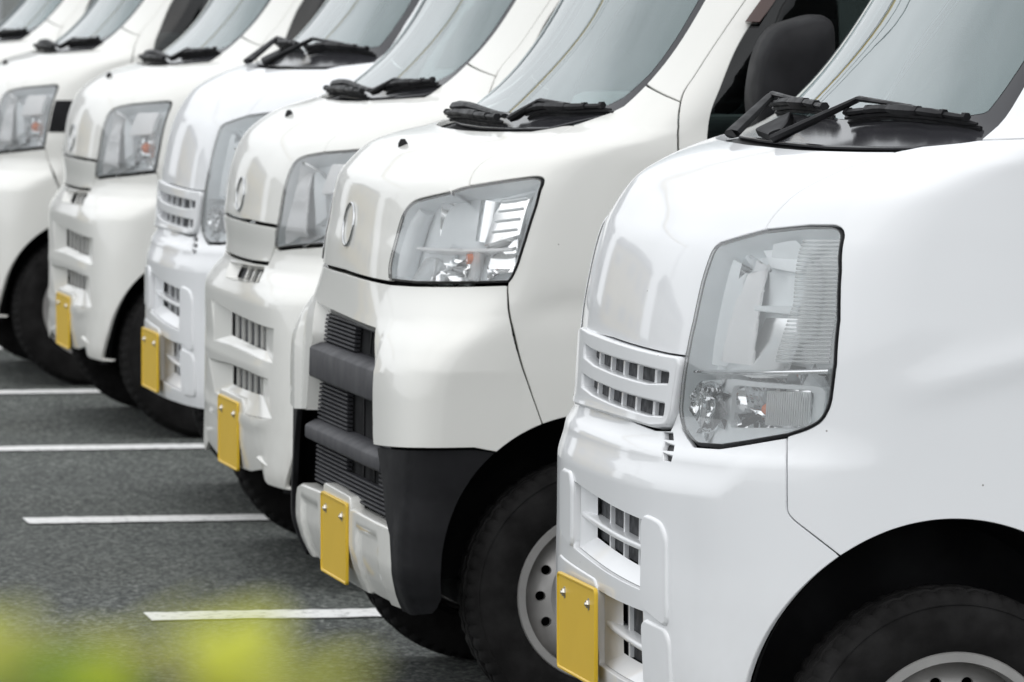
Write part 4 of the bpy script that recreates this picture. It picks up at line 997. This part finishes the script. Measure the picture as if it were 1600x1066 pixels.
# ------------------------------------------------------------------ across the lot: low buildings, poles and wires (they show in the glass and paint)
M['wall_a'] = mat('pale_render', (.52, .51, .48), .8, noise=(1.5, .15)); M['wall_b'] = mat('grey_siding', (.36, .37, .38), .7, noise=(1.5, .15)); M['wall_c'] = mat('ochre_render', (.40, .31, .14), .8, noise=(1.5, .15))
M['roofing'] = mat('dark_roofing', (.07, .07, .075), .7); M['window'] = mat('window_dark', (.03, .035, .04), .06, spec=.7); M['concrete'] = mat('pole_concrete', (.30, .30, .29), .8); M['sleeve'] = mat('yellow_sleeve', (.62, .40, .02), .5)
def house(x, y, w, d, h, m, label):
    r_ = bpy.data.objects.new('building', None); COL.objects.link(r_); r_.location = (x, y, 0); r_['label'] = label; r_['category'] = 'building'
    b = B(); b.box((-w/2, 0, 0), (w/2, d, h)); b.make('wall', m, r_)
    b = B(); b.loft([[(-w/2 - .4, -.5, h + .003), (w/2 + .4, -.5, h + .003), (w/2 + .4, d + .5, h + .003), (-w/2 - .4, d + .5, h + .003)], [(-w/2 - .4, -.5, h + .25), (w/2 + .4, -.5, h + .25), (w/2 + .4, d + .5, h + .25), (-w/2 - .4, d + .5, h + .25)], [(-w/2 + .5, d*.45, h + 1.5), (w/2 - .5, d*.45, h + 1.5), (w/2 - .5, d*.55, h + 1.5), (-w/2 + .5, d*.55, h + 1.5)]], True, True); b.make('roof', M['roofing'], r_)
    for fl in range(int(h // 2.9)):
        for k in range(max(2, int(w // 3))):
            n_ = max(2, int(w // 3)); cx = -w/2 + w * (k + .5) / n_; z = .9 + 2.9 * fl
            b = B(); b.box((cx - .75, -.04, z), (cx + .75, .02, z + 1.3)); f = b.make('window', M['wall_b'], r_); b = B(); b.box((cx - .68, -.05, z + .07), (cx + .68, -.035, z + 1.23)); b.make('pane', M['window'], f)
    return r_
house(-34, 74, 15, 9, 6.2, M['wall_a'], 'pale two storey building far across the lot, leftmost of three'); house(-15, 80, 12, 9, 6.0, M['wall_c'], 'ochre two storey building far beyond the row of vans'); house(2, 84, 14, 10, 6.4, M['wall_b'], 'grey two storey building far beyond the row of vans')
for x, y in ((-14, 44), (22, 44)):
    r_ = bpy.data.objects.new('utility_pole', None); COL.objects.link(r_); r_.location = (x, y, 0); r_['category'] = 'utility pole'
    r_['label'] = 'concrete utility pole at the %s end of the overhead wires' % ('left' if x < 0 else 'right')
    b = B(); b.tube([(0, 0, 0), (0, 0, 9.4)], [.17, .11], 16); b.make('pole', M['concrete'], r_)
    for z in (8.3, 9.0): b = B(); b.box((-.05, -.9, z), (.05, .9, z + .09)); b.make('cross_arm', M['roofing'], r_)
def wire(y, z, r, m, label):
    b = B(); b.tube([(-14 + 36 * k / 24, y, z - .5 * (1 - ((k - 12) / 12) ** 2)) for k in range(25)], r, 6); o = b.make('overhead_wire', m, None); o['label'] = label; o['category'] = 'wire'; o['group'] = 'overhead wires between the two poles'
wire(43.3, 9.1, .022, M['seal'], 'thin black overhead wire on the near end of the upper cross arm'); wire(44.7, 9.1, .022, M['seal'], 'thin black overhead wire on the far end of the upper cross arm'); wire(44.2, 8.4, .030, M['seal'], 'thicker black overhead cable on the lower cross arm'); wire(43.4, 8.42, .11, M['sleeve'], 'overhead wire in a yellow protective sleeve on the lower cross arm')

# ------------------------------------------------------------------ foreground shrub, close to the lens
def leaf_mat(name, c):
    m = bpy.data.materials.new(name); m.use_nodes = True; n = m.node_tree; bb = n.nodes['Principled BSDF']; K = n.links.new
    oi = n.nodes.new('ShaderNodeObjectInfo'); hsv = n.nodes.new('ShaderNodeHueSaturation'); hsv.inputs['Color'].default_value = (*c, 1)
    mp = n.nodes.new('ShaderNodeMapRange'); mp.inputs['To Min'].default_value = .75; mp.inputs['To Max'].default_value = 1.25; K(oi.outputs['Random'], mp.inputs['Value']); K(mp.outputs[0], hsv.inputs['Value'])
    K(hsv.outputs[0], bb.inputs['Base Color']); bb.inputs['Roughness'].default_value = .45
    tr = n.nodes.new('ShaderNodeBsdfTranslucent'); K(hsv.outputs[0], tr.inputs[0]); mx = n.nodes.new('ShaderNodeMixShader'); mx.inputs[0].default_value = .35
    K(bb.outputs[0], mx.inputs[1]); K(tr.outputs[0], mx.inputs[2]); K(mx.outputs[0], n.nodes['Material Output'].inputs['Surface'])
    return m
M['leaf'] = leaf_mat('young_leaf', (.48, .50, .03)); M['leaf2'] = leaf_mat('green_leaf', (.18, .36, .02)); M['bark'] = mat('twig_bark', (.10, .07, .04), .8)
def leaf_mesh(name, m, ln=.034, wd=.018):
    V, F = [], []; n = 7
    for i in range(n + 1):
        t = i / n; w = wd * .5 * math.sin(math.pi * min(1, t * .96 + .03)) ** .8; x = ln * t; sag = -.10 * ln * t * t
        V += [(x, -w, sag + w * .25), (x, 0, sag), (x, w, sag + w * .25)]
        if i: F += [(3*i-3, 3*i-2, 3*i+1, 3*i), (3*i-2, 3*i-1, 3*i+2, 3*i+1)]
    return mesh(name, V, F, m)
sh = bpy.data.objects.new('shrub', None); COL.objects.link(sh); sh.location = (.06, 1.16, 0)
sh['label'] = 'blurred yellow-green shrub poking into the bottom left corner, close to the viewer'; sh['category'] = 'shrub'
lm = [leaf_mesh('leaf', M['leaf']), leaf_mesh('leaf', M['leaf2'])]
rs = random.Random(11)
stems = B()
tips = []
# shoots that reach into the picture, then the mass of the bush below it
for (x, y, z) in ((.108, 1.02, 1.378), (.112, 1.06, 1.373), (.117, 1.12, 1.357), (.140, 1.08, 1.371), (.147, 1.08, 1.369), (.116, 1.10, 1.372), (.132, 1.07, 1.369), (.136, 1.05, 1.372), (.152, 1.10, 1.364), (.127, 1.06, 1.368)):
    tips.append((x - .06, y - 1.16, z))
for k in range(34):
    q = rs.uniform(0, 2 * math.pi); r = .26 * math.sqrt(rs.random()); tips.append((r * math.cos(q) - .12, r * math.sin(q), rs.uniform(.75, 1.28) - .25 * r))
for tx, ty, tz in tips:
    b0 = Vector((rs.uniform(-.06, .02) - .06, rs.uniform(-.04, .04), 0)); t = Vector((tx, ty, tz)); mid = b0.lerp(t, .55) + Vector((rs.uniform(-.05, .05), rs.uniform(-.05, .05), .05))
    stems.tube([b0, b0.lerp(mid, .5), mid, mid.lerp(t, .5), t], [.010, .008, .006, .004, .002], 6)
stems.make('stem', M['bark'], sh)
def add_leaf(p, me, sc=1.0):
    o = bpy.data.objects.new('leaf', me); COL.objects.link(o); o.parent = sh; o.location = p
    o.rotation_euler = (rs.uniform(-.5, .5), rs.uniform(-.7, .2), rs.uniform(0, 6.28)); o.scale = (sc, sc, sc)
for i, (tx, ty, tz) in enumerate(tips):
    for k in range(8):
        dz = rs.uniform(0, .035 if i < 10 else .25)
        add_leaf((tx + rs.uniform(-.008, .008) - dz * .1, ty + rs.uniform(-.01, .01), tz - dz), lm[0 if rs.random() < ((.95 if i not in (0, 1) else .2) if i < 10 else .6) else 1], rs.uniform(.6, .95) if i < 10 else rs.uniform(.8, 1.2))
